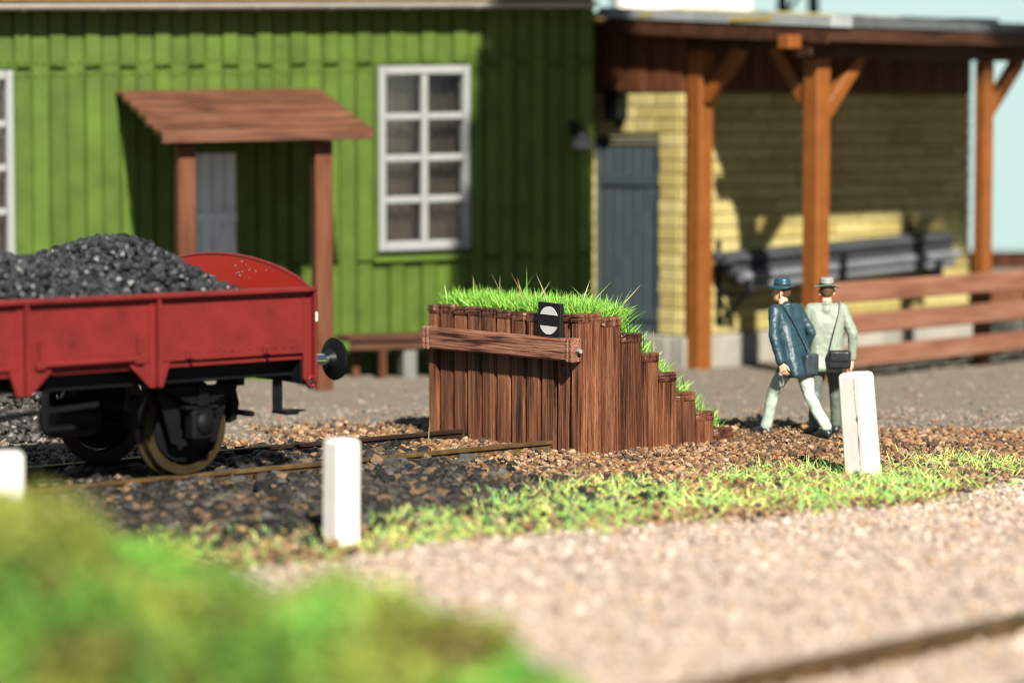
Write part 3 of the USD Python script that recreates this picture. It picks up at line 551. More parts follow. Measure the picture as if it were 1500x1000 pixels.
part(bm, 'bolt', lathe([(0.025, 0), (0.025, 0.05), (0.015, 0.06)], 'y', 8, (-0.09, b0 - 0.06, 0.96)), frame_m)
# grass on the fill
def hero_grass(n, rg):
    x = rg.uniform(0.10, 2.2, n * 3); y = rg.uniform(0.10, 2.5, n * 3); keep = (rg.random(n * 3) < np.where(x < 0.72, 1.0, 0.28)); x, y = x[keep][:n], y[keep][:n]
    z = np.interp(x, [p[0] for p in ft[:8]], [p[1] for p in ft[:8]]); top = np.array([x, y, z]).T
    lean = np.c_[rg.normal(-0.05, 0.42, len(x)), rg.normal(-0.12, 0.42, len(x)), np.ones(len(x))]
    edge = (y < 0.3); lean[edge, 1] -= 0.25; lean[x > 0.5, 0] += 0.3
    L = rg.uniform(0.17, 0.37, len(x)) * np.where(x < 0.72, 1.0, 0.62)
    return top, lean, L
rg = np.random.default_rng(3); b_, l_, L_ = hero_grass(9500, rg); W_ = rg.uniform(0.009, 0.018, len(b_))
pal = np.array([(0.36, 0.95, 0.10), (0.50, 1.05, 0.14), (0.24, 0.74, 0.07), (0.75, 1.1, 0.28), (0.50, 1.0, 0.12)])
ci = rg.integers(0, 5, len(b_)); tint = np.repeat(pal[ci] * rg.uniform(0.8, 1.15, (len(b_), 1)), 5, 0)
part(H, 'grass', blades(b_, l_, L_, W_, 0.35, rg), grass_m, tint=tint, kind='stuff', label='short bright green grass growing on the fill')
m = 110; xb = rg.uniform(0.12, 2.0, m); yb = rg.uniform(0.1, 2.4, m); zb = np.interp(xb, [p[0] for p in ft[:8]], [p[1] for p in ft[:8]])
lb = np.c_[rg.normal(0.1, 0.45, m), rg.normal(-0.1, 0.4, m), np.ones(m)]; Lb = np.where(xb < 0.7, rg.uniform(0.38, 0.66, m), rg.uniform(0.3, 0.5, m))
pl = np.array([(0.72, 0.68, 0.36), (0.36, 0.68, 0.14), (0.60, 0.18, 0.10), (0.62, 0.66, 0.26)]); tint = np.repeat(pl[rg.choice(4, m, p=[.4, .35, .06, .19])], 5, 0)
part(H, 'long_grass', blades(np.c_[xb, yb, zb], lb, Lb, np.full(m, 0.017), 0.25, rg), grass_m, tint=tint, kind='stuff', label='long thin dry stalks standing above the grass')
# signal board on the front edge
sg = part(H, 'signal_board', rot(cb(-0.10, -0.05, 0.235, 0.605, 1.075, 1.455, 0.006), [1, 0, 0], 1.5, (0, 0.42, 1.26)), signb_m, label='black square board with a barred white disc')
sy, sz, sr = 0.42, 1.265, 0.152
def seg(lo, hi):
    t = np.linspace(lo, hi, 25); pts = [(sy + sr * math.cos(q), sz + sr * math.sin(q)) for q in t]; return rot(prism(pts, -0.108, -0.099, 'x'), [1, 0, 0], 1.5, (0, 0.42, 1.26))
a0 = math.asin(0.062 / sr); part(sg, 'white_segment', seg(a0, math.pi - a0), signw_m); part(sg, 'white_segment', seg(math.pi + a0, 2 * math.pi - a0), signw_m)

# ------------------------------------------------------------------ red coal wagon
W0 = A - 3.675 * D + 0.75 * N
WG = thing('coal_wagon', 'red open goods wagon with curved end panel on black underframe', 'wagon', W0, math.degrees(TH))
WL = 8.6
def wg(name, mesh, mat, parent=None, **k): return part(parent or WG, name, mesh, mat, **k)
stx = [-1.80, -3.21, -4.62, -6.03, -7.44]; edges = [-0.10] + stx + [-WL + 0.02]
for sgn in (-1, 1):
    for k in range(6):
        xa, xb = edges[k + 1], edges[k]; dz = 1.17
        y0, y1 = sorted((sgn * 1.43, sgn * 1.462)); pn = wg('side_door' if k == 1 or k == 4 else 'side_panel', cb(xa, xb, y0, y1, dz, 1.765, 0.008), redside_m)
        if sgn < 0:
            if k in (1, 4):
                wg('handle_bar', tube([(xa + 0.18, -1.50, 1.215), (xb - 0.22, -1.50, 1.215)], 0.022, 8), redside_m, pn, smooth=40)
                for hx in (xa + 0.16, xb - 0.20): wg('catch', join(cb(hx - 0.05, hx + 0.05, -1.515, -1.464, 1.17, 1.255, 0.01), cb(hx - 0.012, hx + 0.012, -1.50, -1.464, 1.256, 1.43, 0.006)), redside_m, pn)
            else:
                rv = [mv(lathe([(0.014, 0.0), (0.011, 0.010), (0.004, 0.015)], 'y', 6), (0, 0, 0)) for _ in range(1)][0]
                ms = []
                for rx in np.arange(xa + 0.28, xb - 0.05, 0.098): ms.append(((rv[0] * [1, -1, 1]) + [rx, -1.461, 1.25], rv[1][:, ::-1]))
                wg('rivet_row', join(*ms), redside_m, pn, kind='stuff')
                for hx in (xa + 0.36, xb - 0.46): wg('hook', join(cb(hx - 0.028, hx + 0.028, -1.49, -1.463, 1.19, 1.275, 0.01), tube([(hx, -1.475, 1.265), (hx, -1.51, 1.25), (hx + 0.01, -1.515, 1.20), (hx + 0.03, -1.50, 1.185)], 0.012, 6)), redside_m, pn)
    for x in stx:
        y0, y1 = sorted((sgn * 1.464, sgn * 1.476)); yw0, yw1 = sorted((sgn * 1.476, sgn * 1.545))
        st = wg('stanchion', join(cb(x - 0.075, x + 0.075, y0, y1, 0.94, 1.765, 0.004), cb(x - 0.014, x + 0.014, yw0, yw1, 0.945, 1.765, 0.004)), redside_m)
        for d in (-1, 1):
            g = [(x + d * 0.077, 0.95), (x + d * 0.077, 1.168), (x + d * (0.30 if (d < 0) == (abs(x + 1.8) < .1 or abs(x + 6.03) < .1) else 0.155), 1.168)]
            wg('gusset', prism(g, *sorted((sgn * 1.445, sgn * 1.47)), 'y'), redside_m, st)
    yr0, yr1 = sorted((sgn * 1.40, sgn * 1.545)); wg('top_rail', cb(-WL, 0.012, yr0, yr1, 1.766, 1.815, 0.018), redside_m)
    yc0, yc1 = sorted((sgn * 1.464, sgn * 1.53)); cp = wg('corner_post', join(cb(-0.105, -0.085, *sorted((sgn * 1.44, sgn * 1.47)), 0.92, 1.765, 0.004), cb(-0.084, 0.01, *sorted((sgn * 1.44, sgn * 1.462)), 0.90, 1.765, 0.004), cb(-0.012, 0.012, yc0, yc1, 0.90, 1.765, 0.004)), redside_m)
    wg('lashing_ring', tube([(-0.03 + 0.04 * math.cos(q), sgn * 1.49, 0.895 + 0.045 * math.sin(q)) for q in np.linspace(0.4, 6.0, 14)], 0.014, 6), redside_m, cp, smooth=40)
    if sgn < 0: wg('white_mark', cb(-0.004, 0.018, -1.534, -1.50, 1.48, 1.57, 0.002), white_m, cp)
t = np.linspace(-1.44, 1.44, 31); arch = [(-1.44, 1.16)] + [(y, 1.80 + 0.27 * (1 - (y / 1.44) ** 2) ** 0.8) for y in t] + [(1.44, 1.16)]
for xe_, nm in ((-0.045, 0), (-WL + 0.01, 1)):
    ep = wg('end_panel', prism(arch, xe_, xe_ + 0.035, 'x'), redlit_m)
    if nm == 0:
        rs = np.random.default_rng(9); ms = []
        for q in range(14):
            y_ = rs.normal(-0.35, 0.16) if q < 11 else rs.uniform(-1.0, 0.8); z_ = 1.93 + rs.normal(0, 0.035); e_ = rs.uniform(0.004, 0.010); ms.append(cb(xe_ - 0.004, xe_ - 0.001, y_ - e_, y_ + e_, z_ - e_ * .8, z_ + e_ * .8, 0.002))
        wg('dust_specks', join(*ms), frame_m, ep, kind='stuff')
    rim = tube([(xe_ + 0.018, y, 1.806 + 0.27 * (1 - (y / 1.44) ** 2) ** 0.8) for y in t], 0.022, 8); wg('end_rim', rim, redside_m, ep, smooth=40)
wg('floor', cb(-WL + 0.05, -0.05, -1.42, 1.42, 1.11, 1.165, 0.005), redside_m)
for sgn in (-1, 1):
    y0, y1 = sorted((sgn * 1.16, sgn * 1.24)); yf0, yf1 = sorted((sgn * 1.16, sgn * 1.31))
    wg('solebar', join(cb(-WL + 0.1, -0.12, y0, y1, 0.975, 1.108, 0.004), cb(-WL + 0.1, -0.12, yf0, yf1, 0.953, 0.974, 0.004)), black_m)
for xe_ in (-0.10, -WL + 0.0):
    wg('headstock', cb(xe_, xe_ + 0.098, -1.42, 1.42, 0.88, 1.108, 0.008), black_m)
for xe_, sg_ in ((-0.002, 1), (-WL + 0.002, -1)):
    for sy_ in (-0.88, 0.88):
        bf = wg('buffer', lathe([(0.13, 0.0), (0.13, sg_ * 0.03), (0.10, sg_ * 0.05), (0.085, sg_ * 0.16), (0.075, sg_ * 0.18)], 'x', 20, (xe_, sy_, 1.04)) if sg_ > 0 else mv(lathe([(0.075, -0.18), (0.085, -0.16), (0.10, -0.05), (0.13, -0.03), (0.13, 0.0)], 'x', 20), (xe_, sy_, 1.04)), black_m, smooth=35)
        wg('buffer_stem', lathe([(0.06, 0.15), (0.06, 0.64)], 'x', 16, (xe_, sy_, 1.04)) if sg_ > 0 else lathe([(0.06, -0.64), (0.06, -0.15)], 'x', 16, (xe_, sy_, 1.04)), chrome_m, bf, smooth=35)
        pr_ = [(0.065, 0.60), (0.10, 0.66), (0.20, 0.685), (0.215, 0.70), (0.21, 0.72), (0.15, 0.738), (0.08, 0.748)]
        wg('buffer_head', lathe(pr_, 'x', 28, (xe_, sy_, 1.04)) if sg_ > 0 else lathe([(r, -h) for r, h in pr_[::-1]], 'x', 28, (xe_, sy_, 1.04)), black_m, bf, smooth=35)
    wg('coupling_hook', tube([(xe_, 0, 1.04), (xe_ + sg_ * 0.22, 0, 1.04), (xe_ + sg_ * 0.28, 0, 1.0), (xe_ + sg_ * 0.25, 0, 0.95)], 0.03, 8), black_m, smooth=40)
for ax in (-1.03, -WL + 1.03):
    wg('axle', tube([(ax, -0.8, 0.47), (ax, 0.8, 0.47)], 0.07, 12), black_m, smooth=40)
    for sgn in (-1, 1):
        wpro = [(0.10, -0.07), (0.34, -0.03), (0.375, -0.065), (0.462, -0.065), (0.470, 0.03), (0.505, 0.045), (0.505, 0.07), (0.37, 0.07), (0.34, 0.02), (0.10, 0.07)]
        if sgn > 0: wpro = [(r, -h) for r, h in wpro[::-1]]
        wh = wg('wheel', lathe([(0.10, -0.07), (0.34, -0.03), (0.34, 0.02), (0.10, 0.07)], 'y', 36, (ax, sgn * 0.745, 0.47)), black_m, smooth=30)
        wg('tyre', lathe([(r, h) for r, h in (wpro[2:8] if sgn < 0 else wpro[2:8])], 'y', 40, (ax, sgn * 0.745, 0.47), caps=False), brass_m, wh, smooth=30)
        yy0 = sgn * 1.0; sy = lambda a, b: sorted((sgn * a, sgn * b))
        wi = wg('axle_guard', join(prism([(ax - 0.45, 0.95), (ax - 0.26, 0.34), (ax - 0.16, 0.30), (ax - 0.16, 0.62), (ax - 0.30, 0.95)], *sy(0.92, 0.95), 'y'), prism([(ax + 0.45, 0.95), (ax + 0.26, 0.34), (ax + 0.16, 0.30), (ax + 0.16, 0.62), (ax + 0.30, 0.95)][::-1], *sy(0.92, 0.95), 'y'), cb(ax - 0.16, ax + 0.16, *sy(0.925, 0.945), 0.30, 0.36, 0.004)), black_m)
        ab = wg('axle_box', join(cb(ax - 0.125, ax + 0.125, *sy(0.955, 1.13), 0.36, 0.66, 0.03), cb(ax - 0.19, ax + 0.19, *sy(0.956, 1.10), 0.661, 0.695, 0.008)), black_m)
        wg('cover', lathe([(0.10, 0.0), (0.10, 0.03), (0.05, 0.055)] if sgn > 0 else [(0.05, -0.055), (0.10, -0.03), (0.10, 0.0)], 'y', 16, (ax, sgn * 1.128, 0.53)), black_m, ab, smooth=30)
        for q in range(7):
            hl = 0.455 - 0.052 * q; arc = 0.035
            v, f = cb(ax - hl, ax + hl, *sy(1.0, 1.10), 0.862 - 0.024 * q, 0.884 - 0.024 * q, 0.004); wg('spring_leaf', (v, f), black_m)
        wg('spring_buckle', cb(ax - 0.055, ax + 0.055, *sy(0.985, 1.125), 0.69, 0.90, 0.01), black_m)
        for d in (-1, 1):
            wg('spring_hanger', join(cb(ax + d * 0.46 - 0.035, ax + d * 0.46 + 0.035, *sy(1.0, 1.10), 0.86, 0.96, 0.01)), black_m)
            bs = wg('brake_shoe', prism([(ax + d * (0.49 + 0.03), 0.80), (ax + d * 0.60, 0.78), (ax + d * 0.63, 0.66), (ax + d * 0.60, 0.50), (ax + d * 0.52, 0.47), (ax + d * 0.545, 0.62)][::(1 if d > 0 else -1)], *sy(0.68, 0.80), 'y'), black_m)
            wg('brake_hanger', bar((ax + d * 0.60, sgn * 0.74, 0.66), (ax + d * 0.62, sgn * 0.74, 1.1), 0.05, 0.05), black_m, bs)
    wg('brake_beam', tube([(ax + 0.68, -0.95, 0.56), (ax + 0.68, 0.95, 0.56)], 0.03, 8), black_m, smooth=40)
for sgn in (-1, 1):
    sy = lambda a, b: sorted((sgn * a, sgn * b))
    for x0 in (-0.20,): wg('step', join(cb(x0 - 0.05, x0 + 0.06, *sy(1.14, 1.17), 0.60, 0.975, 0.008), cb(x0 - 0.06, x0 + 0.09, *sy(1.14, 1.40), 0.575, 0.61, 0.01), prism([(x0 + 0.09, 0.575), (x0 + 0.24, 0.592), (x0 + 0.24, 0.605), (x0 + 0.09, 0.612)], *sy(1.16, 1.30), 'y')), black_m)
    wg('step', join(cb(-2.93, -2.86, *sy(1.28, 1.31), 0.62, 0.97, 0.008), cb(-2.96, -2.64, *sy(1.28, 1.42), 0.595, 0.635, 0.01)), black_m)
    wg('brake_lever', bar((-3.6, sgn * 1.26, 0.72), (-2.3, sgn * 1.26, 0.80), 0.03, 0.05), black_m)
wg('brake_cylinder', lathe([(0.16, -0.25), (0.19, -0.2), (0.19, 0.2), (0.16, 0.25)], 'x', 20, (-2.2, -0.6, 0.62)), black_m, smooth=40)

# coal in the wagon
def coal_h(x, y):
    r = np.interp(x, [-8.5, -7.2, -6.3, -5.2, -4.2, -3.3, -2.75, -2.1, -1.65, -1.25, -0.95, -0.6, -0.3, -0.06], [1.75, 2.05, 2.30, 2.0, 2.25, 2.05, 2.16, 2.02, 2.19, 2.27, 2.08, 1.84, 1.69, 1.58])
    e = 1.70; w = np.clip(1 - (np.abs(y) / 1.42) ** 2.2, 0, 1); return e + (r - e) * np.where(r > e, w, 1)
cx, cy = np.meshgrid(np.arange(-4.3, -0.05, 0.06), np.arange(-1.38, 1.39, 0.06), indexing='ij'); cx = (cx + rng.uniform(-.03, .03, cx.shape)).ravel(); cy = (cy + rng.uniform(-.03, .03, cy.shape)).ravel()
cz = coal_h(cx, cy) + rng.uniform(-0.04, 0.03, cx.shape)
CW = thing('coal_load', 'black coal heaped in the red wagon', 'coal', W0, math.degrees(TH))
keys(CW, kind='stuff')
gx, gy_ = np.meshgrid(np.linspace(-WL + 0.1, -0.06, 90), np.linspace(-1.42, 1.42, 30), indexing='ij'); gzv = coal_h(gx, gy_) - 0.05
i, j = np.meshgrid(np.arange(89), np.arange(29), indexing='ij'); q = np.stack([i * 30 + j, (i + 1) * 30 + j, (i + 1) * 30 + j + 1, i * 30 + j + 1], -1).reshape(-1, 4)
sz = rng.uniform(0.032, 0.068, len(cx)); tc = np.repeat(np.array([0.022, 0.024, 0.026]) * rng.uniform(0.5, 2.2, (len(cx), 1)), 12, 0)
part(CW, 'coal_lumps', stones(np.c_[cx, cy, cz], sz, 0.9), coal_m, tint=tc, kind='stuff')
part(CW, 'coal_bed', (np.stack([gx, gy_, gzv], -1).reshape(-1, 3), q), coal_m, tint=np.full((gx.size, 3), 0.015), kind='stuff')

# ------------------------------------------------------------------ white marker posts
def marker(label, x, y, z, w, h, rz, tx, ty, crack=False):
    t = thing('marker_post', label, 'post', (x, y, z), rz, 'white marker posts in front of the siding')
    def tilt(m): return rot(rot(m, [1, 0, 0], tx), [0, 1, 0], ty)
    b = 0.018; lv = [(-0.25, w / 2 * 1.04, b), (h - 0.035, w / 2, b), (h - 0.012, w / 2 - 0.010, b), (h, w / 2 - 0.032, b)]; v = []
    for zz, r, c in lv: v.append(np.array([(-r + c, -r), (r - c, -r), (r, -r + c), (r, r - c), (r - c, r), (-r + c, r), (-r, r - c), (-r, -r + c)]).tolist()); v[-1] = np.c_[np.array(v[-1]), np.full(8, zz)]
    v = np.vstack(v); f = []
    for i in range(3):
        for j in range(8):
            k = (j + 1) % 8; f += [[i*8+j, i*8+k, (i+1)*8+k], [i*8+j, (i+1)*8+k, (i+1)*8+j]]
    v = np.vstack([v, [0.0, 0.01, h + 0.006]]); n = len(v) - 1
    for j in range(8): f.append([n, 24 + j, 24 + (j + 1) % 8])
    part(t, 'shaft', tilt((v, np.array(f))), white_m)
    if crack:
        rg = np.random.default_rng(5); zz = np.linspace(0.02, h - 0.06, 26); xx = w / 2 - 0.055 + np.cumsum(rg.normal(0, 0.003, 26)) * 0.8; ww = rg.uniform(0.0008, 0.0022, 26); ww[8:11] = 0.005; ww[15] = 0.010
        v = np.vstack([np.c_[xx - ww, np.full(26, -w / 2 * 1.035 - 0.003), zz], np.c_[xx + ww, np.full(26, -w / 2 * 1.035 - 0.003), zz]]); k = np.arange(25)
        part(t, 'crack', tilt((v, np.stack([k, k + 26, k + 27, k + 1], -1))), crack_m, label='dark hairline crack down the face')
    return t
marker('cracked white marker post leaning left beside the two walking men', 3.565, 29.47, -0.2, 0.265, 1.08, -42, 2.5, -4.0, True)
marker('white marker post in the grass edge beside the black ballast', -1.465, 24.9, -0.2, 0.235, 0.90, 38, 0, 0.6)
marker('blurred white marker post cut off by the left edge', -4.02, 23.0, -0.2, 0.27, 1.0, 12, 0, 0.8)

# ------------------------------------------------------------------ people
skin_m = M_paint('skin', (1.15, 0.60, 0.38), 0.5, 0.08, 8.0)
hair_m = M_paint('hair', (0.16, 0.09, 0.05), 0.6, 0.2, 20.0)
bluej_m = M_paint('blue_jacket', (0.030, 0.074, 0.098), 0.42, 0.35, 9.0, 0.5, 18.0, 0.6)
bluehat_m = M_paint('blue_hat', (0.02, 0.08, 0.12), 0.35, 0.2, 9.0, 0.15, 20.0, 0.6)
mint_m = M_paint('mint_trousers', (0.62, 0.76, 0.62), 0.5, 0.12, 7.0, 0.25, 12.0)
greyg_m = M_paint('grey_green_coat', (0.35, 0.415, 0.32), 0.5, 0.10, 7.0, 0.25, 12.0)
hatg_m = M_paint('grey_hat', (0.34, 0.38, 0.31), 0.5, 0.1, 8.0)
dkt_m = M_paint('dark_trousers', (0.16, 0.20, 0.165), 0.5, 0.15, 7.0, 0.25, 12.0)
shoe_m = M_paint('dark_shoe', (0.03, 0.045, 0.055), 0.3, 0.3, 8.0, 0.1, 20.0, 0.6)
bag_m = M_paint('black_bag', (0.025, 0.03, 0.032), 0.35, 0.3, 9.0, 0.3, 14.0, 0.6)
satch_m = M_paint('slate_bag', (0.05, 0.07, 0.085), 0.35, 0.35, 9.0, 0.4, 14.0, 0.6)
_SPH = m3.Manifold.sphere(1.0, 20)
def ball(p, r): r = np.broadcast_to(r, 3); return _SPH.scale([float(q) for q in r]).translate([float(q) for q in p])
def hull(*bs): return m3.Manifold.batch_hull([ball(p, r) for p, r in bs])
def chain(pts): return [hull(pts[i], pts[i + 1]) for i in range(len(pts) - 1)]
def fuse(parts, ref=0.03, it=8, fold=0.0):
    m = m3.Manifold.batch_boolean(parts, m3.OpType.Add).refine_to_length(ref); q = m.to_mesh()
    t = trimesh.Trimesh(q.vert_properties[:, :3], q.tri_verts, process=True); trimesh.smoothing.filter_taubin(t, iterations=it)
    if fold:
        p = np.array(t.vertices); w = meshkit.fbm(p * [13, 13, 8] + 5, 3, 3) - 0.5 + 0.6 * (np.abs(meshkit.noise(p * [9, 9, 17] + 2, 4) - 0.5) - 0.2); t.vertices = p + np.array(t.vertex_normals) * (fold * 2 * w)[:, None]
    return t
def hand(wr, d, out, side):
    """palm, four curled fingers and a thumb; d: direction the hand hangs, out: towards the back of the hand"""
    d = np.array(d, float) / np.linalg.norm(d); out = np.array(out, float); out -= d * (out @ d); out /= np.linalg.norm(out); s = np.cross(d, out) * side; wr = np.array(wr, float)
    ms = [hull((wr, 0.027), (wr + d * 0.04 + s * 0.022, 0.019), (wr + d * 0.04 - s * 0.022, 0.019), (wr + d * 0.095 + s * 0.03, 0.014), (wr + d * 0.095 - s * 0.03, 0.014))]
    for k, (o, L) in enumerate(((0.032, 0.074), (0.011, 0.084), (-0.011, 0.078), (-0.032, 0.060))):
        b = wr + d * 0.09 + s * o; m = b + d * L * 0.48 - out * 0.012; e = m + d * L * 0.22 - out * L * 0.36; ms += chain([(b, 0.0095), (m, 0.009), (e, 0.0078)])
    b = wr + d * 0.03 + s * 0.026; ms += chain([(b, 0.014), (b + d * 0.035 + s * 0.028 - out * 0.012, 0.0115), (b + d * 0.075 + s * 0.030 - out * 0.026, 0.009)])
    return ms
def head(c, yaw, pitch=0.0):
    """head centred at c facing +y turned by yaw; returns skin pieces and a function to place things in head space"""
    R = trimesh.transformations.euler_matrix(pitch, 0, yaw)[:3, :3]; P = lambda q: R @ np.array(q, float) + c
    ms = [hull((P((0, -0.012, 0.03)), 0.082), (P((0, 0.012, 0.02)), 0.078), (P((0, 0.035, -0.055)), 0.052)), hull((P((0, 0.045, -0.06)), 0.04), (P((0, 0.062, -0.085)), 0.026)),
          hull((P((0, 0.088, 0.005)), 0.009), (P((0, 0.108, -0.028)), 0.013)), hull((P((-0.014, 0.092, -0.032)), 0.009), (P((0.014, 0.092, -0.032)), 0.009)), hull((P((-0.035, 0.075, 0.022)), 0.012), (P((0.035, 0.075, 0.022)), 0.012)),
          hull((P((-0.02, 0.083, -0.058)), 0.007), (P((0.02, 0.083, -0.058)), 0.007)), hull((P((-0.085, -0.01, 0.012)), 0.016), (P((-0.082, -0.006, -0.03)), 0.011)), hull((P((0.085, -0.01, 0.012)), 0.016), (P((0.082, -0.006, -0.03)), 0.011))]
    return ms, P, R
def person(label, loc, rz, hips, feet, hands, lean, hyaw, jm, tm, hm, coat_hem, brim, skirt, knees):
    t = thing('person', label, 'person', loc, rz, None)
    hz = hips; L_, Rr = feet; sh_z = 1.43; ly = lean; nk = np.array([0, ly * 1.05, 1.50]); hc = np.array([0, ly * 1.2 + 0.03, 1.625])
    hp, P, R = head(hc, hyaw, 0.05); sk = list(hp) + [hull((nk - [0, 0, 0.08], 0.062), (hc - [0, 0.01, 0.06], 0.055))]
    shL, shR = np.array([-0.175, ly, sh_z]), np.array([0.175, ly, sh_z]); cl, tr, legs = [], [], []
    def torso(g): return [hull((shL + [0.02, 0, 0], 0.062 + g), (shR - [0.02, 0, 0], 0.062 + g), ((-0.09, ly * .8, 1.25), 0.105 + g), ((0.09, ly * .8, 1.25), 0.105 + g)), hull(((-0.09, ly * .8, 1.25), 0.105 + g), ((0.09, ly * .8, 1.25), 0.105 + g), ((-0.075, ly * .3, 1.04), 0.105 + g), ((0.075, ly * .3, 1.04), 0.105 + g)), hull(((-0.075, ly * .3, 1.04), 0.105 + g), ((0.075, ly * .3, 1.04), 0.105 + g), ((-0.085, 0, hz), 0.11 + g), ((0.085, 0, hz), 0.11 + g))]
    sk += torso(-0.02)
    for sgn, sh_, (el, wr, od) in ((-1, shL, hands[0]), (1, shR, hands[1])):
        el, wr = np.array(el, float), np.array(wr, float); sk += chain([(sh_, 0.045), (el, 0.036), (wr, 0.026)]); d = wr - el; sk += hand(wr, d, od, sgn)
        cl += chain([(sh_, 0.074), (sh_ * .5 + el * .5, 0.066), (el, 0.058), (wr - d / np.linalg.norm(d) * 0.015, 0.050)])
    for sgn, ft_, kn in ((-1, L_, knees[0]), (1, Rr, knees[1])):
        hip = np.array([sgn * 0.09, 0, hz - 0.02]); kn = np.array(kn, float); an = np.array(ft_[0], float); toe = np.array(ft_[1], float)
        sk += chain([(hip, 0.07), (kn, 0.045), (an, 0.032)]); tr += chain([(hip, 0.105), (hip * .45 + kn * .55, 0.088), (kn, 0.068), (kn * .4 + an * .6, 0.066), (an + [0, 0, 0.02], 0.066)])
        legs.append((an, toe))
    tr += [hull(((-0.085, 0, hz), 0.115), ((0.085, 0, hz), 0.115), ((-0.075, ly * .2, hz + 0.1), 0.105), ((0.075, ly * .2, hz + 0.1), 0.105))]
    part(t, 'body', fuse(sk, 0.012, 6), skin_m, smooth=True)
    part(t, 'trousers', fuse(tr, 0.018, 10, 0.010), tm, smooth=True)
    cl += torso(0.012) + [hull(((-0.09, 0, hz), 0.125), ((0.09, 0, hz), 0.125), *[((sx * (0.10 + skirt), sy_, coat_hem + 0.03), 0.05) for sx in (-1, 1) for sy_ in (-0.09 - skirt, 0.09 + skirt)]),
           hull((nk - [0, 0.03, 0.075], 0.075), (nk - [0, 0.012, 0.02], 0.062))]
    co = part(t, 'coat', fuse(cl, 0.018, 9, 0.010), jm, smooth=True)
    part(co, 'collar', fuse([hull((nk - [0.05, 0.03, 0.02], 0.022), (nk + [0, -0.066, -0.005], 0.022)), hull((nk - [-0.05, 0.03, 0.02], 0.022), (nk + [0, -0.066, -0.005], 0.022)), hull((nk - [0.05, 0.03, 0.02], 0.02), (nk + [-0.045, 0.04, -0.05], 0.018)), hull((nk + [0.05, -0.03, -0.02], 0.02), (nk + [0.045, 0.04, -0.05], 0.018))], 0.02, 4), jm, smooth=True)
    for an, toe in legs:
        d = toe - an; d[2] = 0; d /= np.linalg.norm(d); up = np.array([0, 0, 1.0])
        part(t, 'shoe', fuse([hull((an - [0, 0, 0.02], 0.055), (an - d * 0.04 - [0, 0, 0.055], 0.042), (toe, 0.04)), hull((toe, 0.04), (toe + d * 0.05 - up * 0.005, 0.03))], 0.025, 4), shoe_m, smooth=True)
    hr = part(t, 'hair', fuse([hull((P((0, -0.026, 0.04)), 0.083), (P((0, -0.034, 0.0)), 0.068)), hull((P((0.0, -0.05, -0.01)), 0.046), (P((0, -0.045, -0.03)), 0.04))], 0.02, 4), hair_m, smooth=True)
    for sx in (-1, 1): part(t, 'eye', fuse([ball(P((sx * 0.031, 0.077, 0.006)), 0.0105)], 0.01, 1), hair_m, smooth=True)
    # hat: a brim that curves, a dented crown, a band
    a = np.linspace(0, 2 * np.pi, 37)[:-1]; rings = []
    for r, dz in ((0.080, 0.0), (0.12, -0.004), (brim, 0.0), (brim + 0.004, 0.008), (brim - 0.004, 0.014), (0.12, 0.012), (0.088, 0.02), (0.086, 0.075), (0.078, 0.10), (0.055, 0.112), (0.02, 0.094), (0.002, 0.09)):
        crv = 0.42 * max(r - 0.1, 0) * np.cos(2 * a) * -1 + 0.25 * max(r - 0.1, 0) * -np.sin(a); dent = np.where(r < 0.09, -0.012 * np.exp(-((a - np.pi / 2) / 0.7) ** 2) * (dz > 0.05), 0)
        rings.append(np.c_[r * 0.93 * np.cos(a), r * 1.08 * np.sin(a), 0.062 + dz + crv + dent])
    v = np.vstack(rings); f = [];
    for i in range(len(rings) - 1):
        for j in range(36):
            k = (j + 1) % 36; f += [[i*36+j, i*36+k, (i+1)*36+k], [i*36+j, (i+1)*36+k, (i+1)*36+j]]
    ht = part(t, 'hat', (np.array([P(q) for q in v]), np.array(f)), hm, smooth=True)
    band = lathe([(0.0892, 0.02), (0.0895, 0.045), (0.088, 0.047)], 'z', 36); v = band[0][:72] * [0.94, 1.09, 1] + [0, 0, 0.062]; part(ht, 'hat_band', (np.array([P(q) for q in v]), band[1][:72]), shoe_m, smooth=True)
    return t, P
# the man in blue: striding away to the left, left leg ahead, left arm hanging behind
hdg = math.degrees(math.atan2(0.74, -0.62)) - 90
p1, _ = person('man in glossy blue jacket, blue hat and mint trousers striding left', (3.21, 32.93, -0.155), hdg, 0.87,
    (((-0.10, 0.37, 0.09), (-0.12, 0.51, 0.045)), ((0.10, -0.38, 0.12), (0.11, -0.25, 0.045))),
    (((-0.30, 0.06, 1.15), (-0.28, -0.04, 0.86), (-1, -0.3, 0)), ((0.30, 0.04, 1.16), (0.27, 0.17, 0.92), (1, 0.2, 0))), 0.17, 0.55, bluej_m, mint_m, bluehat_m, 0.70, 0.145, 0.03, ((-0.10, 0.26, 0.50), (0.10, -0.12, 0.47)))
part(p1, 'shoulder_bag', fuse([hull(*[((x, y, z), 0.035) for x in (0.0, 0.14) for y in (-0.17, -0.14) for z in (0.74, 0.92)])], 0.03, 3), satch_m, smooth=True, label='slate grey bag hanging at the back of the hip')
part(p1, 'bag_strap', tube([(0.06, -0.17, 0.94), (0.03, -0.06, 1.12), (-0.06, 0.02, 1.36), (-0.12, 0.09, 1.50), (-0.11, 0.20, 1.50), (0.0, 0.28, 1.25)], 0.009, 6), bluej_m, smooth=True)
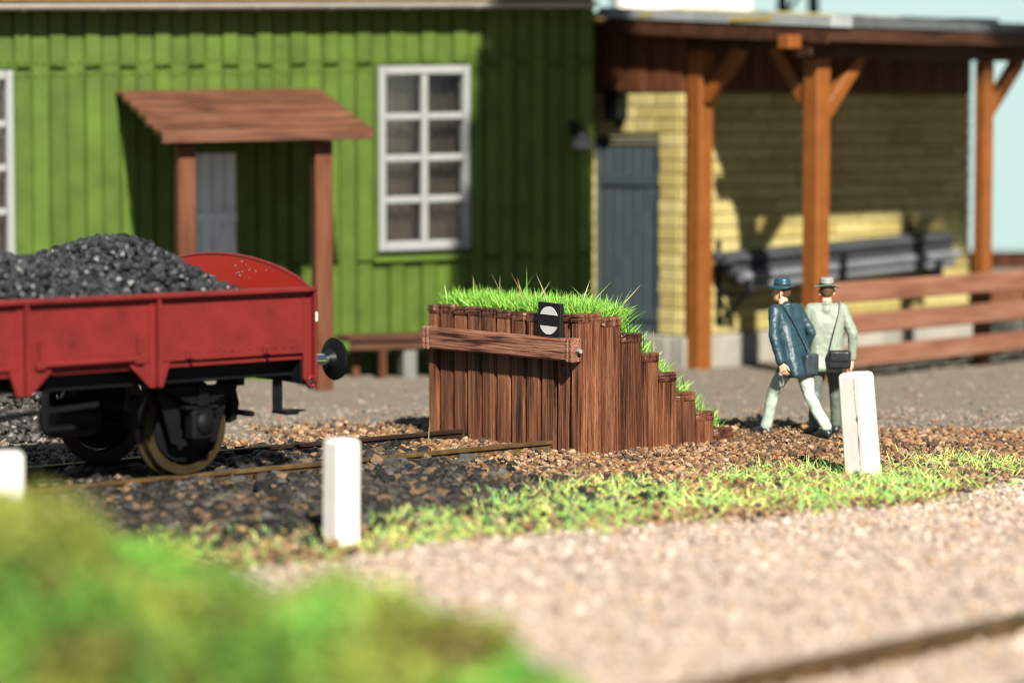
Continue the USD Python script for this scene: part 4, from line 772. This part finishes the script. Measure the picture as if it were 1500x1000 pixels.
p2, _ = person('man in pale grey green coat and grey hat seen from behind', (3.58, 33.20, -0.155), -4, 0.87,
    (((-0.14, -0.20, 0.10), (-0.20, -0.08, 0.05)), ((0.13, 0.26, 0.09), (0.15, 0.40, 0.05))),
    (((-0.29, 0.03, 1.15), (-0.27, 0.10, 0.88), (-1, 0.2, 0)), ((0.30, -0.02, 1.15), (0.29, 0.02, 0.86), (1, 0.2, 0))), 0.03, 0.12, greyg_m, dkt_m, hatg_m, 0.74, 0.150, 0.025, ((-0.12, 0.0, 0.48), (0.11, 0.20, 0.49)))
part(p2, 'shoulder_bag', fuse([hull(*[((x, y, z), 0.03) for x in (0.04, 0.24) for y in (-0.22, -0.17) for z in (0.80, 0.95)]), hull(*[((x, -0.24, z), 0.02) for x in (0.05, 0.23) for z in (0.87, 0.95)])], 0.03, 3), bag_m, smooth=True, label='black shoulder bag on the right hip')
part(p2, 'bag_strap', tube([(0.04, -0.20, 0.98), (0.09, -0.165, 1.20), (0.15, -0.10, 1.42), (0.15, -0.02, 1.512), (0.10, 0.08, 1.48), (-0.05, 0.16, 1.2)], 0.011, 6), greyg_m, smooth=True)

# ------------------------------------------------------------------ shrubs in the near foreground
def shrub(label, c, lobes, n, pal, seed):
    """leaf clumps through the volume of several lobes; lobes: (dx, dy, z, radius xyz)"""
    rg = np.random.default_rng(seed); t = thing('shrub', label, 'shrub', (c[0], c[1], -0.2), 0, 'blurred shrubs in the near foreground'); pos, nor = [], []
    tot = sum(l[3] * l[5] for l in lobes)
    for l in lobes:
        k = int(n * l[3] * l[5] / tot); d = rg.normal(size=(k, 3)); d /= np.linalg.norm(d, axis=1, keepdims=True); d[:, 2] = np.abs(d[:, 2]) * np.where(rg.random(k) < 0.85, 1, -0.4)
        r = rg.uniform(0.55, 1.0, (k, 1)) ** 0.5; bump = 0.8 + 0.45 * meshkit.noise(d * 2.6 + 7.0 * len(pos), seed)[:, None]
        pos.append(np.array(l[:3]) + d * r * bump * np.array(l[3:6])); nor.append(d)
    pos, nor = np.vstack(pos), np.vstack(nor); m = pos[:, 2] > 0.05; pos, nor = pos[m], nor[m]; k = len(pos)
    a = rg.normal(size=(k, 3)); u = np.cross(nor + 0.7 * rg.normal(size=(k, 3)), a); u /= np.linalg.norm(u, axis=1, keepdims=True); w = np.cross(u, nor + 0.6 * a); w /= np.linalg.norm(w, axis=1, keepdims=True)
    s = rg.uniform(0.025, 0.055, (k, 1)); v = np.stack([pos - u * s, pos + w * s * 0.55, pos + u * s * 1.1, pos - w * s * 0.55], 1).reshape(-1, 3)
    f = (np.array([[0, 1, 2], [0, 2, 3]])[None] + 4 * np.arange(k)[:, None, None]).reshape(-1, 3)
    g = meshkit.noise(pos * 2.6 + seed, seed + 1); g2 = meshkit.noise(pos * 3.7 + seed * 2, seed + 2); P_ = np.array(pal)
    w0 = np.clip((g - 0.35) * 3.5, 0, 1)[:, None]; w1 = np.clip((g2 - 0.55) * 4, 0, 1)[:, None]; c_ = P_[0] * (1 - w0) + P_[1] * w0; c_ = c_ * (1 - w1) + P_[2] * w1
    part(t, 'crown', (v, f), leaf_m, tint=np.repeat(c_ * rg.uniform(0.6, 1.25, (k, 1)) * (0.55 + 0.9 * meshkit.noise(pos * 3.1 + 3, seed + 5))[:, None], 4, 0), kind='stuff')
    for q in range(7):
        l = lobes[q % len(lobes)]; b = np.array([l[0] + rg.uniform(-.3, .3), l[1] + rg.uniform(-.2, .2), -0.1]); e = np.array(l[:3]) + rg.normal(0, 0.2, 3)
        part(t, 'stem', tube([b, b * .5 + e * .5 + rg.normal(0, .04, 3), e], [0.03, 0.022, 0.01], 6), boards_m)
green_p = [(0.62, 0.68, 0.12), (0.26, 0.58, 0.08), (0.44, 0.36, 0.09)]
bright_p = [(0.56, 0.70, 0.11), (0.34, 0.88, 0.13), (0.50, 0.44, 0.11)]
shrub('olive green shrub filling the lower left corner, tallest of the blurred shrubs', (-2.3, 13.6), [(-0.2, 0, 0.95, 0.95, 0.9, 0.92), (0.75, 0.2, 0.85, 0.75, 0.8, 0.66), (-0.9, -0.3, 0.9, 0.8, 0.8, 0.8), (0.2, -0.7, 0.7, 0.9, 0.6, 0.75)], 26000, green_p, 41)
shrub('bright green blurred shrub at the middle of the bottom edge', (-0.55, 14.2), [(-0.35, 0, 0.68, 0.72, 0.75, 0.66), (0.25, 0.1, 0.60, 0.55, 0.6, 0.56), (-0.1, -0.7, 0.5, 0.8, 0.5, 0.62)], 17000, bright_p, 42)
shrub('small green blurred shrub at the right end of the foreground shrubs', (0.12, 13.8), [(-0.12, 0, 0.50, 0.42, 0.5, 0.50), (0.05, -0.45, 0.42, 0.36, 0.4, 0.44)], 7000, bright_p, 43)
shrub('yellow green blurred shrub behind the tall corner shrub by the cut off white post', (-3.05, 17.3), [(0.0, 0, 0.75, 0.85, 0.6, 0.62), (0.75, 0.1, 0.55, 0.6, 0.5, 0.55)], 12000, [(0.66, 0.84, 0.13), (0.40, 0.92, 0.13), (0.60, 0.64, 0.14)], 44)

# ------------------------------------------------------------------ added tree, unseen outside the right edge, placed to shade the building corner
T = thing('shade_tree', 'added leafy tree out of view right of the yard, shading the green wall', 'tree', (11.6, 36.0, -0.2), 0)
rgt = np.random.default_rng(77)
part(T, 'trunk', tube([(0, 0, -0.3), (-0.1, 0.05, 2.0), (-0.25, 0.1, 4.5), (-0.6, 0.2, 7.5), (-1.0, 0.3, 13.0)], [0.5, 0.38, 0.33, 0.26, 0.15], 12), boards_m, smooth=40)
lob = [(-7.75, 0.6, 7.3, 0.95, 1.3, 1.15), (-7.45, 2.2, 8.6, 0.85, 1.1, 1.2), (-7.75, -0.6, 6.65, 0.85, 0.9, 0.75), (-8.1, 0.2, 6.7, 0.7, 0.8, 0.8), (-7.55, 0.9, 6.0, 0.9, 0.9, 0.7), (-7.9, 1.6, 7.9, 0.9, 1.0, 1.1), (-7.3, -1.4, 6.0, 0.8, 0.8, 0.65), (-4.9, -2.5, 16.5, 1.9, 1.6, 1.4), (-2.9, -2.8, 17.5, 2.2, 1.8, 1.7), (-0.8, -1.5, 17.5, 2.6, 2.4, 2.2), (1.8, 0.2, 13.5, 2.4, 2.4, 2.0), (0.8, -2.6, 14.0, 2.0, 1.8, 1.7)]
lob = [(l[0] - 2.0, *l[1:]) for l in lob]
for l in lob:
    
    if l[2] < 9 and l is not lob[1]: continue
    e = np.array(l[:3]) + [0, 0.5, 0.9 if l[2] < 9 else 0]; b = np.array((-0.5, 0.15, 9.8)); part(T, 'limb', tube([b, b * 0.6 + e * 0.4 + [0, 0, 0.7], e], [0.13, 0.08, 0.03], 8), boards_m, smooth=40)
pos, nor = [], []
for l in lob:
    k = int((5200 if l[2] < 9 else 1500) * l[3] * l[5]); d = rgt.normal(size=(k, 3)); d /= np.linalg.norm(d, axis=1, keepdims=True); q = rgt.uniform(0.2, 1.0, (k, 1)) ** 0.5
    pos.append(np.array(l[:3]) + d * q * (0.85 + 0.35 * meshkit.noise(d * 2.4 + len(pos), 8)[:, None]) * np.array(l[3:])); nor.append(d)
pos = np.vstack(pos); k = len(pos); u_ = rgt.normal(size=(k, 3)); u_ /= np.linalg.norm(u_, axis=1, keepdims=True); w_ = np.cross(u_, rgt.normal(size=(k, 3))); w_ /= np.linalg.norm(w_, axis=1, keepdims=True); s_ = rgt.uniform(0.07, 0.13, (k, 1))
v = np.stack([pos - u_ * s_, pos + w_ * s_ * 0.6, pos + u_ * s_ * 1.1, pos - w_ * s_ * 0.6], 1).reshape(-1, 3); f = (np.array([[0, 1, 2], [0, 2, 3]])[None] + 4 * np.arange(k)[:, None, None]).reshape(-1, 3)
part(T, 'crown', (v, f), leaf_m, tint=np.repeat(np.array([0.14, 0.28, 0.06]) * rgt.uniform(0.6, 1.3, (k, 1)), 4, 0), kind='stuff')

# ------------------------------------------------------------------ loose stones and grass on the ground
def scatter(n, y0, y1, rg, pad=0.4):
    y = np.sqrt(rg.uniform(y0 ** 2, y1 ** 2, n)); x = rg.uniform(-1, 1, n) * (0.178 * y + pad); return x, y
def clear(x, y):
    s, n = sn_of(x, y); hs, hn = s - 0.3, n + 0.174
    k = ~((hs > -0.03) & (hs < 2.27) & (hn > -0.02) & (hn < 2.6))
    for o in (0, 1.5): k &= ~((np.abs(n - o) < 0.085) & (s < 0.02))
    for fx, fy in ((2.95, 33.2), (2.85, 33.3), (3.46, 32.64), (3.38, 32.74), (3.44, 32.98), (3.38, 33.12), (3.71, 33.46), (3.74, 33.6)): k &= ~((x - fx) ** 2 + (y - fy + 0.06) ** 2 < 0.17 ** 2)
    return k
rg = np.random.default_rng(21)
PAL = {'dark': np.array([(0.02, 0.019, 0.018), (0.035, 0.031, 0.027), (0.012, 0.012, 0.012), (0.06, 0.05, 0.04), (0.18, 0.115, 0.065), (0.03, 0.026, 0.022), (0.10, 0.09, 0.08)]),
       'brown': np.array([(0.36, 0.19, 0.085), (0.28, 0.15, 0.075), (0.42, 0.26, 0.13), (0.17, 0.095, 0.055), (0.46, 0.33, 0.21), (0.09, 0.06, 0.045)]),
       'pale': np.array([(0.67, 0.535, 0.43), (0.72, 0.585, 0.475), (0.58, 0.45, 0.355), (0.64, 0.54, 0.47), (0.56, 0.39, 0.25), (0.38, 0.29, 0.23)]),
       'dirt': np.array([(0.30, 0.255, 0.205), (0.25, 0.21, 0.165), (0.38, 0.32, 0.26), (0.30, 0.19, 0.13)])}
lab = {'dark': ('black_ballast', 'black cinder ballast around the siding rails', 'ballast'), 'brown': ('brown_gravel', 'brown and ochre gravel around the foot of the buffer stop', 'gravel'),
       'pale': ('pale_gravel', 'pale pinkish gravel of the sunny foreground yard', 'gravel'), 'dirt': ('grit', 'sparse grey grit on the dirt path before the buildings', 'grit')}
xa, ya = scatter(90000, 16.5, 43, rg); xa2, ya2 = scatter(60000, 25.5, 36.5, rg); x = np.r_[xa, xa2]; y = np.r_[ya, ya2]
k = clear(x, y); x, y = x[k], y[k]
wd, wb, wp, wt, wgz = ground_weights(x, y); u = rg.random(len(x)); den = np.where(y > 36.5, 0.35, 1.0); r2 = rg.random(len(x))
for key, lo, hi, dn, s0, s1 in (('dark', 0 * wd, wd, 0.9, 0.028, 0.066), ('brown', wd, wd + wb, 1.0, 0.018, 0.043), ('pale', wd + wb, wd + wb + wp, 0.42, 0.016, 0.038), ('dirt', wd + wb + wp, wd + wb + wp + wt, 0.16, 0.014, 0.034)):
    m = (u >= lo) & (u < hi) & (r2 < dn * (1 - 0.72 * wgz) * den)
    px, py = x[m], y[m]; sz = rg.uniform(s0, s1, len(px)) * rg.choice([0.7, 1.0, 1.35], len(px), p=[.4, .45, .15]); s_, n_ = sn_of(px, py)
    sz = sz * np.where((px - 3.3) ** 2 + (py - 32.9) ** 2 < 0.9 ** 2, 0.6, 1.0)
    if key == 'dark': sz = sz * np.where(py < 31, 1.15, 1.0)
    pz = ground_z(px, py) + sz * 0.25 + (rg.random(len(px)) ** 2) * (0.05 if key in ('dark', 'brown') else 0.01)
    p_ = PAL[key]; tint = np.repeat(p_[rg.integers(0, len(p_), len(px))] * rg.uniform(0.7, 1.25, (len(px), 1)), 12, 0); nm, lb, ct = lab[key]
    part(None, nm, stones(np.c_[px, py, pz], sz, 0.8, rg), stone_m, tint=tint, kind='stuff', label=lb, cat=ct)
# grass strip
x, y = scatter(190000, 22.5, 32.5, rg); g, _ = strip(x + 0.25 * rg.normal(size=len(x)) * 0.5, y + 0.18 * rg.normal(size=len(x))); cl_ = meshkit.fbm(np.c_[x, y, 0 * x] * 1.3, 3, 9)
m = rg.random(len(x)) < g * np.clip((cl_ - 0.38) * 4.2, 0.10, 1) * 0.7; x, y = x[m], y[m]; n_ = len(x)
lean = np.c_[rg.normal(0, 0.9, n_), rg.normal(0, 0.9, n_), rg.uniform(0.25, 1.1, n_)]; L = rg.uniform(0.08, 0.24, n_)
pal = np.array([(1.15, 1.25, 0.34), (0.92, 1.22, 0.28), (0.50, 1.15, 0.28), (1.3, 1.15, 0.55), (0.34, 0.95, 0.34), (0.90, 0.42, 0.22)])
ci = rg.choice(6, n_, p=[.24, .27, .24, .11, .10, .04]); tint = np.repeat(pal[ci] * rg.uniform(0.8, 1.2, (n_, 1)), 5, 0)
part(None, 'grass_strip', blades(np.c_[x, y, ground_z(x, y) - 0.01], lean, L, rg.uniform(0.008, 0.015, n_), 0.4, rg), grass_m, tint=tint, kind='stuff', label='sparse yellow green grass strip between ballast and pale gravel', cat='grass')
# a few single weeds at the track
wx = []
for s_, n_ in ((-0.75, 1.15), (-4.2, -0.6), (-5.1, -1.0), (-6.3, 3.6), (-7.0, 3.2)): wx.append(A + s_ * D + n_ * N)
wx = np.array(wx); t = np.repeat(np.array([(0.4, 0.5, 0.25)] * len(wx)), 5, 0)
for q in range(len(wx)):
    pass
wl = ['single pale stalk standing between the rails before the buffer stop', 'lone grass stalk beside the near rail by the wheel', 'lone grass stalk in the black ballast nearest the blurred shrubs', 'yellow stalk lying on the black ballast under the wagon', 'yellow stalk lying on the far left ballast behind the wagon']
for q, p in enumerate(wx):
    z = float(ground_z(np.array([p[0]]), np.array([p[1]]))[0]); ln = np.array([[0.05, 0, 1.0]]) if q == 0 else rng.normal(size=(1, 3)) * [1, 1, 0.2] + [[0, 0, 0.35]]
    part(None, 'weed', blades(np.array([[p[0], p[1], z]]), ln, np.array([0.34]), np.array([0.014]), 0.1, rng), grass_m, tint=np.tile([0.4, 0.5, 0.2], (5, 1)), label=wl[q], cat='weed')
# heap of black coal on the ground behind the wagon at the far left
rh = np.random.default_rng(91); hx = rh.uniform(-2.6, 2.2, 5200); hy = rh.uniform(-2.0, 2.6, 5200); rr = (hx / 2.3) ** 2 + (hy / 2.1) ** 2; m = rr < 1; hx, hy, rr = hx[m], hy[m], rr[m]
px, py = -6.3 + hx, 34.6 + hy; sz = rh.uniform(0.03, 0.075, len(px)); pz = ground_z(px, py) + 0.5 * (1 - rr) ** 0.8 * (0.8 + 0.4 * meshkit.noise(np.c_[hx, hy, 0 * hx] * 1.5, 4)) + rh.uniform(-.03, .03, len(px))
part(None, 'coal_heap', stones(np.c_[px, py, pz], sz, 0.9, rh), coal_m, tint=np.repeat(np.array([0.05, 0.046, 0.043]) * rh.uniform(0.3, 2.4, (len(px), 1)), 12, 0), kind='stuff', label='heap of black coal lying on the ground behind the wagon wheels', cat='coal')
